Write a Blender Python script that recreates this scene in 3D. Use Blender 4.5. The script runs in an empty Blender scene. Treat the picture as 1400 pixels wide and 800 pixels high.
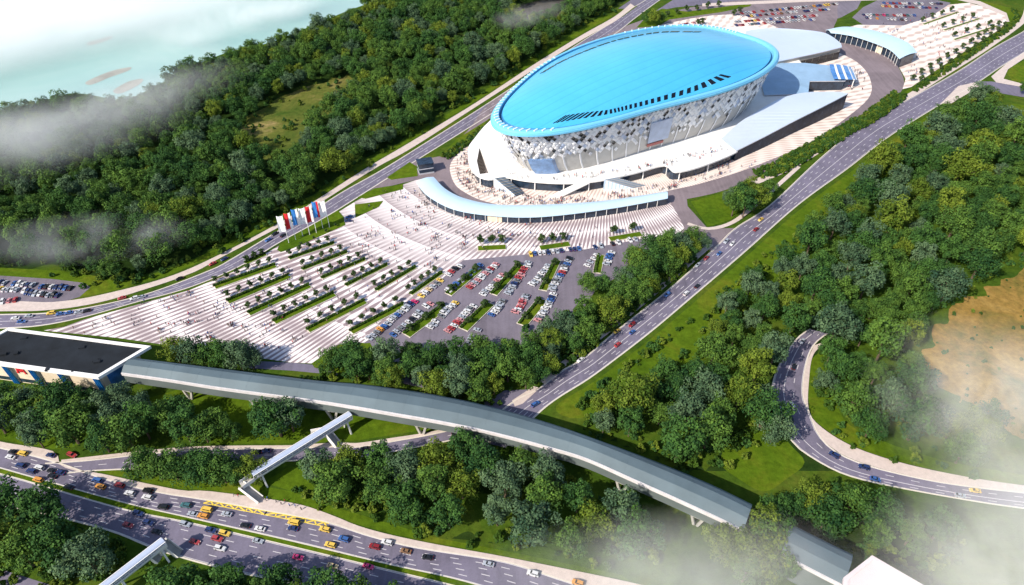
import bpy, bmesh, math, random
import numpy as np
from mathutils import Vector, Matrix
from mathutils.geometry import tessellate_polygon
R = math.radians
rng = random.Random(7)
sc = bpy.context.scene
COL = sc.collection

# ------------------------------------------------------------------ survey
# ground points are surveyed from the picture once and stand in metres
CH, CF, CP = 227.0, 970.0, R(40)
S_, C_ = math.sin(CP), math.cos(CP)
def G(x, y, z=0.0):
    u = (x - 700) / CF; v = (y - 400) / CF
    t = (z - CH) / -(S_ + v * C_)
    return Vector((u * t, (C_ - v * S_) * t, z))
def PX(p):
    zc = p.y * C_ + (CH - p.z) * S_
    return 700 + CF * p.x / zc, 400 - CF * (p.y * S_ - (CH - p.z) * C_) / zc, CF / zc

# ------------------------------------------------------------------ materials
def nodes(name):
    m = bpy.data.materials.new(name); m.use_nodes = True
    nt = m.node_tree
    return m, nt, nt.nodes['Principled BSDF']
def N(nt, typ, **kw):
    n = nt.nodes.new(typ)
    for k, v in kw.items(): setattr(n, k, v)
    return n
def ramp(nt, fac, stops):
    r = N(nt, 'ShaderNodeValToRGB')
    e = r.color_ramp.elements
    while len(e) < len(stops): e.new(0.5)
    for i, (p, c) in enumerate(stops):
        e[i].position = p; e[i].color = (*c, 1)
    nt.links.new(fac, r.inputs[0])
    return r.outputs[0]
def noise(nt, scale, detail=4, rough=.6, vec=None, dist=0):
    n = N(nt, 'ShaderNodeTexNoise'); n.inputs['Scale'].default_value = scale
    n.inputs['Detail'].default_value = detail; n.inputs['Roughness'].default_value = rough
    n.inputs['Distortion'].default_value = dist
    if vec is not None: nt.links.new(vec, n.inputs['Vector'])
    return n.outputs['Fac']
def worldpos(nt): return N(nt, 'ShaderNodeNewGeometry').outputs['Position']
def mathn(nt, op, a, b=None, c=None):
    n = N(nt, 'ShaderNodeMath', operation=op)
    for i, v in enumerate((a, b, c)):
        if v is None: continue
        if isinstance(v, (int, float)): n.inputs[i].default_value = v
        else: nt.links.new(v, n.inputs[i])
    return n.outputs[0]
def mixc(nt, f, a, b):
    n = N(nt, 'ShaderNodeMix', data_type='RGBA')
    for i, v in ((0, f), (6, a), (7, b)):
        if isinstance(v, (int, float)): n.inputs[i].default_value = v
        elif isinstance(v, tuple): n.inputs[i].default_value = (*v, 1)
        else: nt.links.new(v, n.inputs[i])
    return n.outputs[2]
def mat(name, col, rough=.7, var=.15, scale=.3, metal=0, spec=.3, coat=0):
    m, nt, b = nodes(name)
    b.inputs['Roughness'].default_value = rough; b.inputs['Metallic'].default_value = metal
    b.inputs['Specular IOR Level'].default_value = spec
    b.inputs['Coat Weight'].default_value = coat
    if var:
        f = noise(nt, scale, 5, .65, worldpos(nt))
        lo = tuple(max(0, c * (1 - var)) for c in col); hi = tuple(min(1, c * (1 + var)) for c in col)
        nt.links.new(ramp(nt, f, [(.3, lo), (.7, hi)]), b.inputs['Base Color'])
    else:
        b.inputs['Base Color'].default_value = (*col, 1)
    return m
M = {}
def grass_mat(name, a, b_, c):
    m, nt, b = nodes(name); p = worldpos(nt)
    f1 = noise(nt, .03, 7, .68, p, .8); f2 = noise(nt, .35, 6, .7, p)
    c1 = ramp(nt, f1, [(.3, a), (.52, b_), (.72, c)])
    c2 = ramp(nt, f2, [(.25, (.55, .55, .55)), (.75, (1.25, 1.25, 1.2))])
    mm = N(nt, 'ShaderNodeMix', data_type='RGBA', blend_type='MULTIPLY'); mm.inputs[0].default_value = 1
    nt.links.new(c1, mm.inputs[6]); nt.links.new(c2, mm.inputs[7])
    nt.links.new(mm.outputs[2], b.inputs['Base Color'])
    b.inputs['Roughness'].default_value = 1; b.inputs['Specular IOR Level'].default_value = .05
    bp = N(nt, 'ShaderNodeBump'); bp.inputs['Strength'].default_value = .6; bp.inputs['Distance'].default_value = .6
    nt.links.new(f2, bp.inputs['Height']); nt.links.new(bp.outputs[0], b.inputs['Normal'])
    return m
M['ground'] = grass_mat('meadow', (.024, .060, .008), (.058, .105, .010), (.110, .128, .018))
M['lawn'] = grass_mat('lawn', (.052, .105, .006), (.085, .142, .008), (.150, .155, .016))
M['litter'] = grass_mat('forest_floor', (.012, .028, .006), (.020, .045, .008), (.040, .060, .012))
M['dry'] = grass_mat('dry_field', (.070, .100, .022), (.29, .18, .050), (.40, .27, .09))
def asphalt_mat(name, col):
    m, nt, b = nodes(name); p = worldpos(nt)
    f1 = noise(nt, .035, 6, .7, p, .6); f2 = noise(nt, 1.4, 3, .6, p)
    st = N(nt, 'ShaderNodeMapping'); nt.links.new(p, st.inputs[0]); st.inputs['Scale'].default_value = (.9, .06, 1); st.inputs['Rotation'].default_value = (0, 0, R(42))
    f3 = noise(nt, .5, 3, .5, st.outputs[0])
    f = mathn(nt, 'ADD', mathn(nt, 'MULTIPLY', f1, .55), mathn(nt, 'ADD', mathn(nt, 'MULTIPLY', f2, .2), mathn(nt, 'MULTIPLY', f3, .25)))
    nt.links.new(ramp(nt, f, [(.34, tuple(c * .62 for c in col)), (.5, col), (.64, tuple(c * 1.28 for c in col))]), b.inputs['Base Color'])
    b.inputs['Roughness'].default_value = .85; return m
M['asphalt'] = asphalt_mat('asphalt', (.148, .132, .186))
M['asphalt2'] = asphalt_mat('ring_asphalt', (.195, .155, .170))
M['lot'] = asphalt_mat('lot_asphalt', (.160, .138, .172))
M['walk'] = mat('pavement', (.55, .46, .42), .85, .12, .5)
M['kerb'] = mat('kerb_stone', (.62, .56, .48), .85, .1, .8)
M['paint'] = mat('road_paint', (.56, .53, .56), .7, .1, 1)
M['yellow'] = mat('yellow_paint', (.75, .55, .08), .7, .1, 1)
M['white'] = mat('white_paint', (.82, .80, .78), .45, .05, .2)
M['cream'] = mat('cream_render', (.70, .59, .45), .8, .12, .3)
M['steel'] = mat('galvanised_steel', (.62, .64, .70), .4, .1, .5, .4)
M['glass'] = mat('dark_glass', (.02, .035, .06), .12, .5, .35, 0, .6)
M['blueglass'] = mat('blue_glass', (.06, .20, .50), .15, .35, .3, 0, .6)
M['black'] = mat('black_glass', (.006, .008, .012), .15, 0, 1, 0, .5)
M['bark'] = mat('bark', (.11, .08, .055), .9, .3, 2)
M['fin'] = mat('blue_cladding', (.03, .26, .62), .4, .1, .4)
M['felt'] = mat('black_roofing_felt', (.010, .013, .018), .8, .5, .12)
M['bridge_roof'] = mat('weathered_sheet_roof', (.090, .126, .148), .6, .16, .05, .05)
M['bridge_side'] = mat('bridge_side_panel', (.125, .150, .148), .6, .15, .1)
M['bridge_band'] = mat('bridge_gutter_band', (.62, .58, .58), .6, .12, .4)
M['concrete'] = mat('concrete', (.42, .40, .37), .85, .15, .4)
M['pinkroof'] = mat('pale_roof_sheet', (.66, .57, .57), .6, .06, .15)
M['red'] = mat('red_cloth', (.62, .02, .03), .7, .1, .5)
M['bluecloth'] = mat('blue_cloth', (.03, .18, .52), .7, .1, .5)
M['whitecloth'] = mat('white_cloth', (.80, .80, .82), .7, .05, .5)
M['tyre'] = mat('tyre', (.012, .012, .013), .9, 0)
M['lamp'] = mat('headlight_glass', (.8, .8, .78), .2, 0)
M['tail'] = mat('taillight_glass', (.45, .01, .01), .3, 0)
M['skin'] = mat('skin', (.55, .35, .25), .7, 0)
M['trouser'] = mat('dark_cloth', (.03, .03, .045), .9, .2, 3)
M['hair'] = mat('hair', (.03, .02, .012), .9, 0)
M['terrace'] = mat('terrace_membrane', (.26, .40, .56), .5, .12, .1, .0)
M['hallroof'] = mat('standing_seam_metal', (.62, .70, .82), .35, .06, .03, .25)
M['pavroof'] = mat('pale_blue_metal', (.56, .74, .88), .38, .05, .05, .15)
M['earth'] = mat('bare_earth', (.05, .045, .04), .95, .4, .1)
def obj_color(name, rough, coat=0):
    m, nt, b = nodes(name)
    oi = N(nt, 'ShaderNodeObjectInfo')
    nt.links.new(oi.outputs['Color'], b.inputs['Base Color'])
    b.inputs['Roughness'].default_value = rough; b.inputs['Coat Weight'].default_value = coat
    return m
M['car_paint'] = obj_color('car_paint', .35, .4)
M['shirt'] = obj_color('shirt_cloth', .9)

def plaza_mat():
    m, nt, b = nodes('striped_paving'); p = worldpos(nt)
    sx = N(nt, 'ShaderNodeSeparateXYZ'); nt.links.new(p, sx.inputs[0])
    x = mathn(nt, 'SUBTRACT', sx.outputs[0], 62); y = mathn(nt, 'SUBTRACT', sx.outputs[1], 417)
    ang = mathn(nt, 'ARCTAN2', y, x)
    r = mathn(nt, 'SQRT', mathn(nt, 'ADD', mathn(nt, 'MULTIPLY', x, x), mathn(nt, 'MULTIPLY', y, y)))
    def st(n): return mathn(nt, 'MULTIPLY_ADD', mathn(nt, 'SINE', mathn(nt, 'MULTIPLY', ang, n)), .5, .5)
    far = mathn(nt, 'GREATER_THAN', r, 222)
    s = mathn(nt, 'ADD', mathn(nt, 'MULTIPLY', st(330), mathn(nt, 'SUBTRACT', 1, far)), mathn(nt, 'MULTIPLY', st(620), far))
    # concentric courses: the dark pavers widen towards the outer edge of each course
    x2 = mathn(nt, 'SUBTRACT', sx.outputs[0], 26); y2 = mathn(nt, 'SUBTRACT', sx.outputs[1], 434)
    r2 = mathn(nt, 'SQRT', mathn(nt, 'ADD', mathn(nt, 'MULTIPLY', x2, x2), mathn(nt, 'MULTIPLY', y2, y2)))
    per = mathn(nt, 'ADD', 16.0, mathn(nt, 'MULTIPLY', mathn(nt, 'GREATER_THAN', r2, 215), 8.0))
    saw = mathn(nt, 'FRACT', mathn(nt, 'DIVIDE', r2, per))
    hump = mathn(nt, 'SINE', mathn(nt, 'MULTIPLY', saw, math.pi))
    nz = noise(nt, .06, 3, .5, p)
    thr = mathn(nt, 'SUBTRACT', .92, mathn(nt, 'MULTIPLY', hump, mathn(nt, 'MULTIPLY_ADD', nz, .5, .42)))
    d = N(nt, 'ShaderNodeMapRange', interpolation_type='SMOOTHSTEP'); nt.links.new(mathn(nt, 'SUBTRACT', s, thr), d.inputs[0])
    d.inputs[1].default_value = -.18; d.inputs[2].default_value = .22
    ring = N(nt, 'ShaderNodeMapRange'); nt.links.new(hump, ring.inputs[0]); ring.inputs[1].default_value = .86; ring.inputs[2].default_value = 1.05; ring.inputs[4].default_value = .75
    dark = mathn(nt, 'MAXIMUM', mathn(nt, 'MULTIPLY', d.outputs[0], .9), mathn(nt, 'MULTIPLY', ring.outputs[0], .75))
    inner_w = N(nt, 'ShaderNodeMapRange'); nt.links.new(sx.outputs[0], inner_w.inputs[0]); inner_w.inputs[1].default_value = -60; inner_w.inputs[2].default_value = -5; inner_w.inputs[3].default_value = .75; inner_w.inputs[4].default_value = 0
    near_ = N(nt, 'ShaderNodeMapRange'); nt.links.new(r2, near_.inputs[0]); near_.inputs[1].default_value = 150; near_.inputs[2].default_value = 172; near_.inputs[3].default_value = 1; near_.inputs[4].default_value = 0
    calm = mathn(nt, 'MULTIPLY', inner_w.outputs[0], near_.outputs[0])
    dark = mathn(nt, 'ADD', mathn(nt, 'MULTIPLY', dark, mathn(nt, 'SUBTRACT', 1, calm)), mathn(nt, 'MULTIPLY', mathn(nt, 'MULTIPLY', mathn(nt, 'POWER', saw, 2.6), .95), calm))
    c = mixc(nt, dark, (.77, .70, .69), (.22, .155, .17))
    nt.links.new(c, b.inputs['Base Color']); b.inputs['Roughness'].default_value = .8
    return m
M['plaza'] = plaza_mat()
def pave_mat():
    m, nt, b = nodes('podium_paving'); p = worldpos(nt)
    sx = N(nt, 'ShaderNodeSeparateXYZ'); nt.links.new(p, sx.inputs[0])
    x = mathn(nt, 'SUBTRACT', sx.outputs[0], 75); y = mathn(nt, 'SUBTRACT', sx.outputs[1], 430)
    ang = mathn(nt, 'ARCTAN2', y, x); r = mathn(nt, 'SQRT', mathn(nt, 'ADD', mathn(nt, 'MULTIPLY', x, x), mathn(nt, 'MULTIPLY', y, y)))
    st = mathn(nt, 'MULTIPLY_ADD', mathn(nt, 'SINE', mathn(nt, 'MULTIPLY', ang, 230)), .5, .5)
    bd = mathn(nt, 'MULTIPLY_ADD', mathn(nt, 'SINE', mathn(nt, 'MULTIPLY', r, .55)), .5, .5)
    d = N(nt, 'ShaderNodeMapRange', interpolation_type='SMOOTHSTEP'); nt.links.new(mathn(nt, 'ADD', st, mathn(nt, 'MULTIPLY', bd, .5)), d.inputs[0]); d.inputs[1].default_value = .75; d.inputs[2].default_value = 1.2
    f = mathn(nt, 'MULTIPLY', d.outputs[0], mathn(nt, 'MULTIPLY_ADD', noise(nt, .05, 4, .6, p), .9, .12))
    nt.links.new(mixc(nt, f, (.76, .66, .60), (.36, .23, .19)), b.inputs['Base Color']); b.inputs['Roughness'].default_value = .8
    return m
M['pave'] = pave_mat()

def leaf_mat(name, lo, hi):
    m, nt, b = nodes(name)
    at = N(nt, 'ShaderNodeAttribute', attribute_name='tone')
    oi = N(nt, 'ShaderNodeObjectInfo')
    f = mathn(nt, 'ADD', mathn(nt, 'MULTIPLY', at.outputs['Fac'], .75), mathn(nt, 'MULTIPLY', oi.outputs['Random'], .25))
    nt.links.new(ramp(nt, f, [(.12, lo), (.9, hi)]), b.inputs['Base Color'])
    b.inputs['Roughness'].default_value = .75; b.inputs['Specular IOR Level'].default_value = .12
    return m
TONES = [('dark green', leaf_mat('leaf_dark', (.010, .042, .014), (.062, .138, .024))),
         ('mid green', leaf_mat('leaf_mid', (.018, .058, .014), (.100, .180, .026))),
         ('yellowish green', leaf_mat('leaf_yellow', (.034, .074, .008), (.158, .206, .022))),
         ('greyish green', leaf_mat('leaf_grey', (.020, .054, .030), (.108, .170, .078)))]
M['hedge'] = leaf_mat('hedge_leaf', (.016, .045, .006), (.055, .110, .012))
M['plazaleaf'] = leaf_mat('clipped_leaf', (.022, .050, .016), (.075, .110, .034))

# ------------------------------------------------------------------ mesh helpers
class MB:
    def __init__(s): s.v = []; s.f = []; s.mi = []
    def add(s, vs, fs, mi=0):
        o = len(s.v); s.v += [tuple(v) for v in vs]
        s.f += [tuple(i + o for i in f) for f in fs]; s.mi += [mi] * len(fs)
    def box(s, c, dx, dy, z0, z1, ang=0, mi=0, top=1.0):
        ca, sa = math.cos(ang), math.sin(ang); vs = []
        for z, k in ((z0, 1), (z1, top)):
            for a, b in ((-1, -1), (1, -1), (1, 1), (-1, 1)):
                x, y = a * dx / 2 * k, b * dy / 2 * k
                vs.append((c[0] + x * ca - y * sa, c[1] + x * sa + y * ca, z))
        s.add(vs, [(3, 2, 1, 0), (4, 5, 6, 7), (0, 1, 5, 4), (1, 2, 6, 5), (2, 3, 7, 6), (3, 0, 4, 7)], mi)
    def bar(s, a, b, w, h, mi=0):
        a = Vector(a); b = Vector(b); d = (b - a).normalized()
        sd = d.cross(Vector((0, 0, 1)))
        sd = sd.normalized() if sd.length > 1e-4 else Vector((1, 0, 0))
        up = sd.cross(d).normalized(); vs = []
        for p in (a, b):
            for i, j in ((-1, -1), (1, -1), (1, 1), (-1, 1)): vs.append(p + sd * (i * w / 2) + up * (j * h / 2))
        s.add(vs, [(3, 2, 1, 0), (4, 5, 6, 7), (0, 1, 5, 4), (1, 2, 6, 5), (2, 3, 7, 6), (3, 0, 4, 7)], mi)
    def tube(s, a, b, r0, r1, n=8, mi=0, cap=True):
        a = Vector(a); b = Vector(b); d = (b - a).normalized()
        x = d.orthogonal().normalized(); y = d.cross(x); vs = []
        for p, r in ((a, r0), (b, r1)):
            for i in range(n):
                t = 2 * math.pi * i / n; vs.append(p + x * (r * math.cos(t)) + y * (r * math.sin(t)))
        fs = [(i, (i + 1) % n, n + (i + 1) % n, n + i) for i in range(n)]
        if cap: fs += [tuple(range(n - 1, -1, -1)), tuple(range(n, 2 * n))]
        s.add(vs, fs, mi)
    def grid(s, rows, mi=0, close=False):
        n = len(rows[0]); o = len(s.v)
        for r in rows: s.v += [tuple(p) for p in r]
        for i in range(len(rows) - 1):
            for j in range(n if close else n - 1):
                k = (j + 1) % n
                s.f.append((o + i * n + j, o + i * n + k, o + (i + 1) * n + k, o + (i + 1) * n + j)); s.mi.append(mi)
    def prism(s, pts, z0, z1, mi=0, side=None):
        """flat polygon of xy points raised from z0 to z1"""
        n = len(pts); t = tessellate_polygon([[Vector((p[0], p[1], 0)) for p in pts]])
        z1s = z1 if isinstance(z1, (list, tuple)) else [z1] * n
        top = [(p[0], p[1], z) for p, z in zip(pts, z1s)]
        A = sum(pts[i][0] * pts[(i + 1) % n][1] - pts[(i + 1) % n][0] * pts[i][1] for i in range(n))
        tt = []
        for f in t:
            a, b, c = (pts[i] for i in f)
            cr = (b[0] - a[0]) * (c[1] - a[1]) - (b[1] - a[1]) * (c[0] - a[0])
            tt.append(tuple(f) if cr > 0 else tuple(f)[::-1])
        s.add(top, tt, mi)
        if z0 is not None:
            vs = [(p[0], p[1], z0) for p in pts] + top
            fs = [((i, (i + 1) % n, n + (i + 1) % n, n + i) if A > 0 else ((i + 1) % n, i, n + i, n + (i + 1) % n)) for i in range(n)]
            s.add(vs, fs, mi if side is None else side)
    def mesh(s, name, mats, smooth=False):
        me = bpy.data.meshes.new(name); me.from_pydata(s.v, [], s.f)
        for m in (mats if isinstance(mats, (list, tuple)) else [mats]): me.materials.append(m)
        me.polygons.foreach_set('material_index', s.mi)
        if smooth: me.polygons.foreach_set('use_smooth', [True] * len(s.f))
        me.update(); return me
    def obj(s, name, mats, parent=None, smooth=False):
        return link(name, s.mesh(name, mats, smooth), parent)
def link(name, data, parent=None):
    o = bpy.data.objects.new(name, data); COL.objects.link(o)
    if parent is not None: o.parent = parent
    return o
def tag(o, label=None, cat=None, group=None, kind=None):
    if label: o['label'] = label
    if cat: o['category'] = cat
    if group: o['group'] = group
    if kind: o['kind'] = kind
    return o
def empty(name, label, cat, loc=(0, 0, 0), rz=0, group=None):
    o = link(name, None); o.location = loc; o.rotation_euler = (0, 0, rz); o.empty_display_size = .5
    return tag(o, label, cat, group)
ORD = ['', 'first', 'second', 'third', 'fourth', 'fifth', 'sixth', 'seventh', 'eighth', 'ninth', 'tenth', 'eleventh', 'twelfth', 'thirteenth', 'fourteenth', 'fifteenth', 'sixteenth', 'seventeenth', 'eighteenth', 'nineteenth', 'twentieth'] + ['%dth' % i for i in range(21, 60)]

def cr(pts, per=8, closed=False):
    """Catmull-Rom through 2D/3D points"""
    P = [Vector(p) for p in pts]; n = len(P); out = []
    for i in range(n if closed else n - 1):
        if closed: a, b, c, d = P[i - 1], P[i], P[(i + 1) % n], P[(i + 2) % n]
        else: a, b, c, d = P[max(i - 1, 0)], P[i], P[i + 1], P[min(i + 2, n - 1)]
        for k in range(per):
            t = k / per
            out.append(.5 * ((2 * b) + (c - a) * t + (2 * a - 5 * b + 4 * c - d) * t * t + (3 * b - a - 3 * c + d) * t ** 3))
    if not closed: out.append(P[-1])
    return out
class Line:
    """arc-length parametrised smooth line through surveyed points"""
    def __init__(s, px, z=0, per=8, raw=False):
        w = [Vector(p) if raw else G(*p, z) for p in px]
        s.p = cr(w, per); s.l = [0.0]
        for a, b in zip(s.p, s.p[1:]): s.l.append(s.l[-1] + (b - a).length)
        s.L = s.l[-1]
    def at(s, d):
        d = min(max(d, 0), s.L); lo, hi = 0, len(s.l) - 1
        while hi - lo > 1:
            m = (lo + hi) // 2
            if s.l[m] <= d: lo = m
            else: hi = m
        k = (d - s.l[lo]) / max(1e-9, s.l[hi] - s.l[lo])
        return s.p[lo].lerp(s.p[hi], k)
    def near(s, p):
        b = min(range(len(s.p)), key=lambda i: (s.p[i] - p).length_squared)
        return s.l[b]
    def dir(s, d):
        v = s.at(d + 1.5) - s.at(d - 1.5); return v.normalized()
class Road:
    def __init__(s, U, L):
        s.u = Line(U); s.lo = Line(L)
        # pair the two edges: for each point of U the nearest point of L, monotone
        s.pairs = []; last = 0
        n = max(60, int(s.u.L / 4))
        for i in range(n + 1):
            a = s.u.at(s.u.L * i / n); d = max(s.lo.near(a), last); last = d
            s.pairs.append((a, s.lo.at(d)))
        s.c = Line([(a + b) / 2 for a, b in s.pairs], raw=True, per=1)
    def frac(s, f): return Line([a.lerp(b, f) for a, b in s.pairs], raw=True, per=1)
    def sheet(s, name, z, m):
        mb = MB(); mb.grid([[(a.x, a.y, z) for a, b in s.pairs], [(b.x, b.y, z) for a, b in s.pairs]][::-1])
        return tag(mb.obj(name, m), kind='structure')
def ribbon(mb, line, w, z, d0=0, d1=None, step=4.0, mi=0):
    d1 = line.L if d1 is None else d1
    n = max(1, int((d1 - d0) / step)); A = []; B = []
    for i in range(n + 1):
        d = d0 + (d1 - d0) * i / n; p = line.at(d); t = line.dir(d); nrm = Vector((-t.y, t.x, 0)) * (w / 2)
        a = p + nrm; b = p - nrm; A.append((a.x, a.y, z)); B.append((b.x, b.y, z))
    mb.grid([B, A], mi)
def dashes(mb, line, w, z, on=3.0, off=6.0):
    d = 1.0
    while d + on < line.L:
        ribbon(mb, line, w, z, d, d + on, 3.0); d += on + off
def sheet(name, px, z, m, z0=None, smooth=0, kind='structure', closed_per=6):
    pts = [G(*p) for p in px]
    if smooth: pts = cr(pts, smooth, True)
    mb = MB(); mb.prism([(p.x, p.y) for p in pts], z0, z)
    o = mb.obj(name, m)
    if kind: tag(o, kind=kind)
    return o
def inpoly(x, y, poly):
    c = False; j = len(poly) - 1
    for i in range(len(poly)):
        xi, yi = poly[i]; xj, yj = poly[j]
        if (yi > y) != (yj > y) and x < (xj - xi) * (y - yi) / (yj - yi) + xi: c = not c
        j = i
    return c

# ------------------------------------------------------------------ ground, water
mb = MB(); mb.add([(-1600, -200, 0), (1600, -200, 0), (1600, 1900, 0), (-1600, 1900, 0)], [(0, 1, 2, 3)])
tag(mb.obj('ground', M['ground']), kind='structure')
m, nt, b = nodes('river_water'); p = worldpos(nt)
nt.links.new(ramp(nt, noise(nt, .006, 4, .6, p, 1.0), [(.3, (.24, .44, .41)), (.7, (.38, .53, .50))]), b.inputs['Base Color'])
b.inputs['Roughness'].default_value = .12
bp = N(nt, 'ShaderNodeBump'); bp.inputs['Strength'].default_value = .15; nt.links.new(noise(nt, .15, 4, .6, p), bp.inputs['Height'])
nt.links.new(bp.outputs[0], b.inputs['Normal']); M['water'] = m
SHORE = [(-200, 230), (-80, 172), (0, 152), (45, 142), (95, 128), (135, 132), (165, 138), (205, 122), (250, 98), (310, 72), (370, 58), (420, 38), (470, 17), (515, 0), (560, -22), (620, -55)]
w = [G(*p) for p in SHORE]; w = cr(w, 6)
pts = [(p.x, p.y) for p in w] + [(-100, 1890), (-1590, 1890), (-1590, w[0].y)]
mb = MB(); mb.prism(pts, None, .04); tag(mb.obj('water', M['water']), kind='structure')
M['sand'] = mat('sandbar', (.34, .34, .31), .9, .2, .05)
for px in ([(118, 112), (150, 98), (178, 92), (175, 97), (150, 106), (125, 116)], [(155, 124), (175, 112), (195, 108), (190, 116), (165, 128)],
           [(120, 58), (150, 50), (152, 53), (125, 62)], [(0, 44), (60, 24), (130, 4), (132, 6), (62, 28), (0, 48)]):
    sheet('sandbar', px, .09, M['sand'], smooth=5)
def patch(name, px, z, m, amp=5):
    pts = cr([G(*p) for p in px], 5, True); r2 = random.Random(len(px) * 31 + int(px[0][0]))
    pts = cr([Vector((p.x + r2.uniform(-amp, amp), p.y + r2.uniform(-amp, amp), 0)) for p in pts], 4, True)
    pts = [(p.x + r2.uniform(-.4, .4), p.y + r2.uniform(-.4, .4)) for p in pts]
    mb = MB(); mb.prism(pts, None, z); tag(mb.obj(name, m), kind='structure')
patch('dry_field', [(1268, 470), (1310, 420), (1360, 390), (1420, 365), (1470, 430), (1470, 560), (1400, 600), (1340, 560), (1280, 520)], .03, M['dry'], 3)
DRY = [[(325, 180), (360, 145), (420, 118), (475, 104), (490, 122), (460, 150), (430, 178), (425, 205), (385, 222), (345, 212)],
       [(515, 163), (560, 150), (556, 165), (530, 178)], [(610, 60), (665, 40), (715, 28), (700, 42), (640, 63)]]
M['scrub'] = grass_mat('scrub_clearing', (.050, .095, .014), (.130, .140, .030), (.36, .26, .12))
for d in DRY: patch('dry_clearing', d, .03, M['scrub'], 3)
patch('bare_ground', [(690, 22), (730, 2), (785, 0), (775, 18), (725, 36), (700, 35)], .03, M['earth'], 2)
F1 = [(-80, 195), (0, 170), (60, 152), (120, 150), (165, 152), (215, 135), (260, 110), (315, 84), (380, 68), (430, 48), (480, 27), (520, 10), (570, -14), (860, -14), (835, 10), (805, 28), (775, 46), (735, 72), (690, 101), (650, 126), (610, 152), (560, 183), (500, 218), (430, 264), (380, 292), (330, 318), (290, 338), (230, 366), (150, 388), (126, 376), (60, 366), (-80, 362)]
F2 = [(1320, 142), (1255, 192), (1205, 228), (1168, 262), (1130, 300), (1090, 335), (1062, 362), (1020, 402), (985, 436), (962, 470), (945, 500), (905, 515), (860, 552), (815, 572), (800, 588), (850, 604), (905, 626), (955, 640), (990, 625), (1010, 592), (1045, 590), (1048, 540), (1058, 492), (1082, 458), (1130, 430), (1122, 480), (1112, 530), (1140, 585), (1200, 612), (1285, 636), (1330, 640), (1315, 600), (1268, 565), (1240, 510), (1258, 455), (1300, 405), (1340, 372), (1420, 345), (1470, 330), (1470, 215), (1402, 200), (1372, 205), (1362, 165), (1352, 142)]
F3 = [(430, 668), (425, 640), (505, 648), (565, 640), (630, 622), (680, 640), (750, 665), (805, 692), (855, 722), (890, 748), (830, 762), (740, 750), (650, 738), (600, 724), (560, 708), (520, 694), (470, 684)]
F4 = [(-50, 690), (0, 692), (55, 706), (105, 722), (135, 745), (152, 770), (140, 784), (110, 786), (60, 778), (0, 766), (-50, 760)]
F5 = [(256, 822), (276, 800), (330, 804), (400, 808), (480, 828), (560, 838), (620, 846), (600, 880), (200, 880)]
F9 = [(1080, 706), (1100, 690), (1130, 690), (1165, 708), (1230, 720), (1285, 735), (1270, 768), (1215, 772), (1180, 752), (1125, 738), (1085, 728)]
F7 = [(440, 512), (505, 496), (560, 490), (600, 496), (690, 490), (745, 462), (792, 436), (850, 420), (895, 400), (850, 445), (800, 482), (765, 502), (725, 528), (690, 548), (620, 546), (560, 535), (500, 530)]
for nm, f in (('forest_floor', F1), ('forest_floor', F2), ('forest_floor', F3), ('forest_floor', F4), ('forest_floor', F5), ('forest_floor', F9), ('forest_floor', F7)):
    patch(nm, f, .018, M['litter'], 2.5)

# ------------------------------------------------------------------ roads
R1 = Road([(-90, 434), (0, 430.5), (57, 429), (115, 422), (201, 402), (287, 370), (316, 355), (379, 317), (432, 286), (470, 262), (520, 234), (564, 207), (645, 156), (729, 101), (794, 58), (827, 37), (850, 20), (880, 2), (905, -14)],
          [(-90, 453), (0, 449), (57, 445), (115, 433.4), (187, 413), (259, 393), (328, 364), (383, 331), (440, 300), (487, 271), (528, 245), (623, 186), (676, 153), (740, 113), (800, 74), (840, 47), (868, 25), (895, 5), (920, -12)])
R1w = Road([(-90, 420), (0, 417.6), (86, 412), (144, 402), (230, 379), (299, 349), (380, 306), (429, 276), (501, 230), (557, 197), (650, 141), (729, 89), (794, 49), (840, 23), (862, 5)],
           [(-90, 428), (0, 426), (57, 425), (115, 418), (172, 404), (259, 375), (303, 352), (383, 310), (432, 281), (512, 231), (564, 202), (645, 150), (729, 96), (797, 54), (840, 30), (868, 9)])
R2 = Road([(640, 600), (700, 551), (735, 533), (769, 507), (800, 489), (844, 452), (916, 395), (976, 341), (1005, 313), (1054, 280), (1124, 215), (1182, 169), (1239, 138), (1310, 98), (1359, 66), (1400, 43), (1450, 14)],
          [(690, 612), (745, 557), (800, 521), (816, 510), (884, 458), (939, 412), (1016, 346), (1091, 280), (1159, 230), (1216, 186), (1285, 143), (1336, 113), (1367, 92), (1400, 72), (1455, 40)])
R3A = Road([(-90, 592), (0, 612.5), (69, 630), (149, 657), (218, 673.5), (282, 683.6), (400, 705), (452, 715.6), (502, 732), (570, 749), (688, 768), (767, 793), (860, 822)],
           [(-90, 616), (0, 640), (37, 650.5), (172, 688), (259, 708), (400, 740), (529, 771), (604, 787), (654, 800), (740, 826)])
R3B = Road([(-90, 624), (0, 648), (40, 659), (170, 696.5), (259, 715), (400, 748), (520, 777), (640, 806), (720, 830)],
           [(-90, 668), (0, 690), (60, 702), (152, 726), (207, 748), (260, 765), (330, 783), (420, 802), (520, 828), (620, 850)])
R3w = Road([(-90, 582), (0, 604), (72, 617), (86, 637), (144, 649), (244, 670), (288, 672), (400, 688), (452, 704), (489, 719), (536, 732), (604, 746), (700, 763.5), (869, 798), (960, 822)],
           [(-90, 591), (0, 611.7), (69, 629), (90, 640), (149, 656), (218, 672.6), (282, 682.8), (400, 704), (452, 714.7), (502, 731), (570, 748), (688, 767), (767, 792), (858, 821)])
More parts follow.
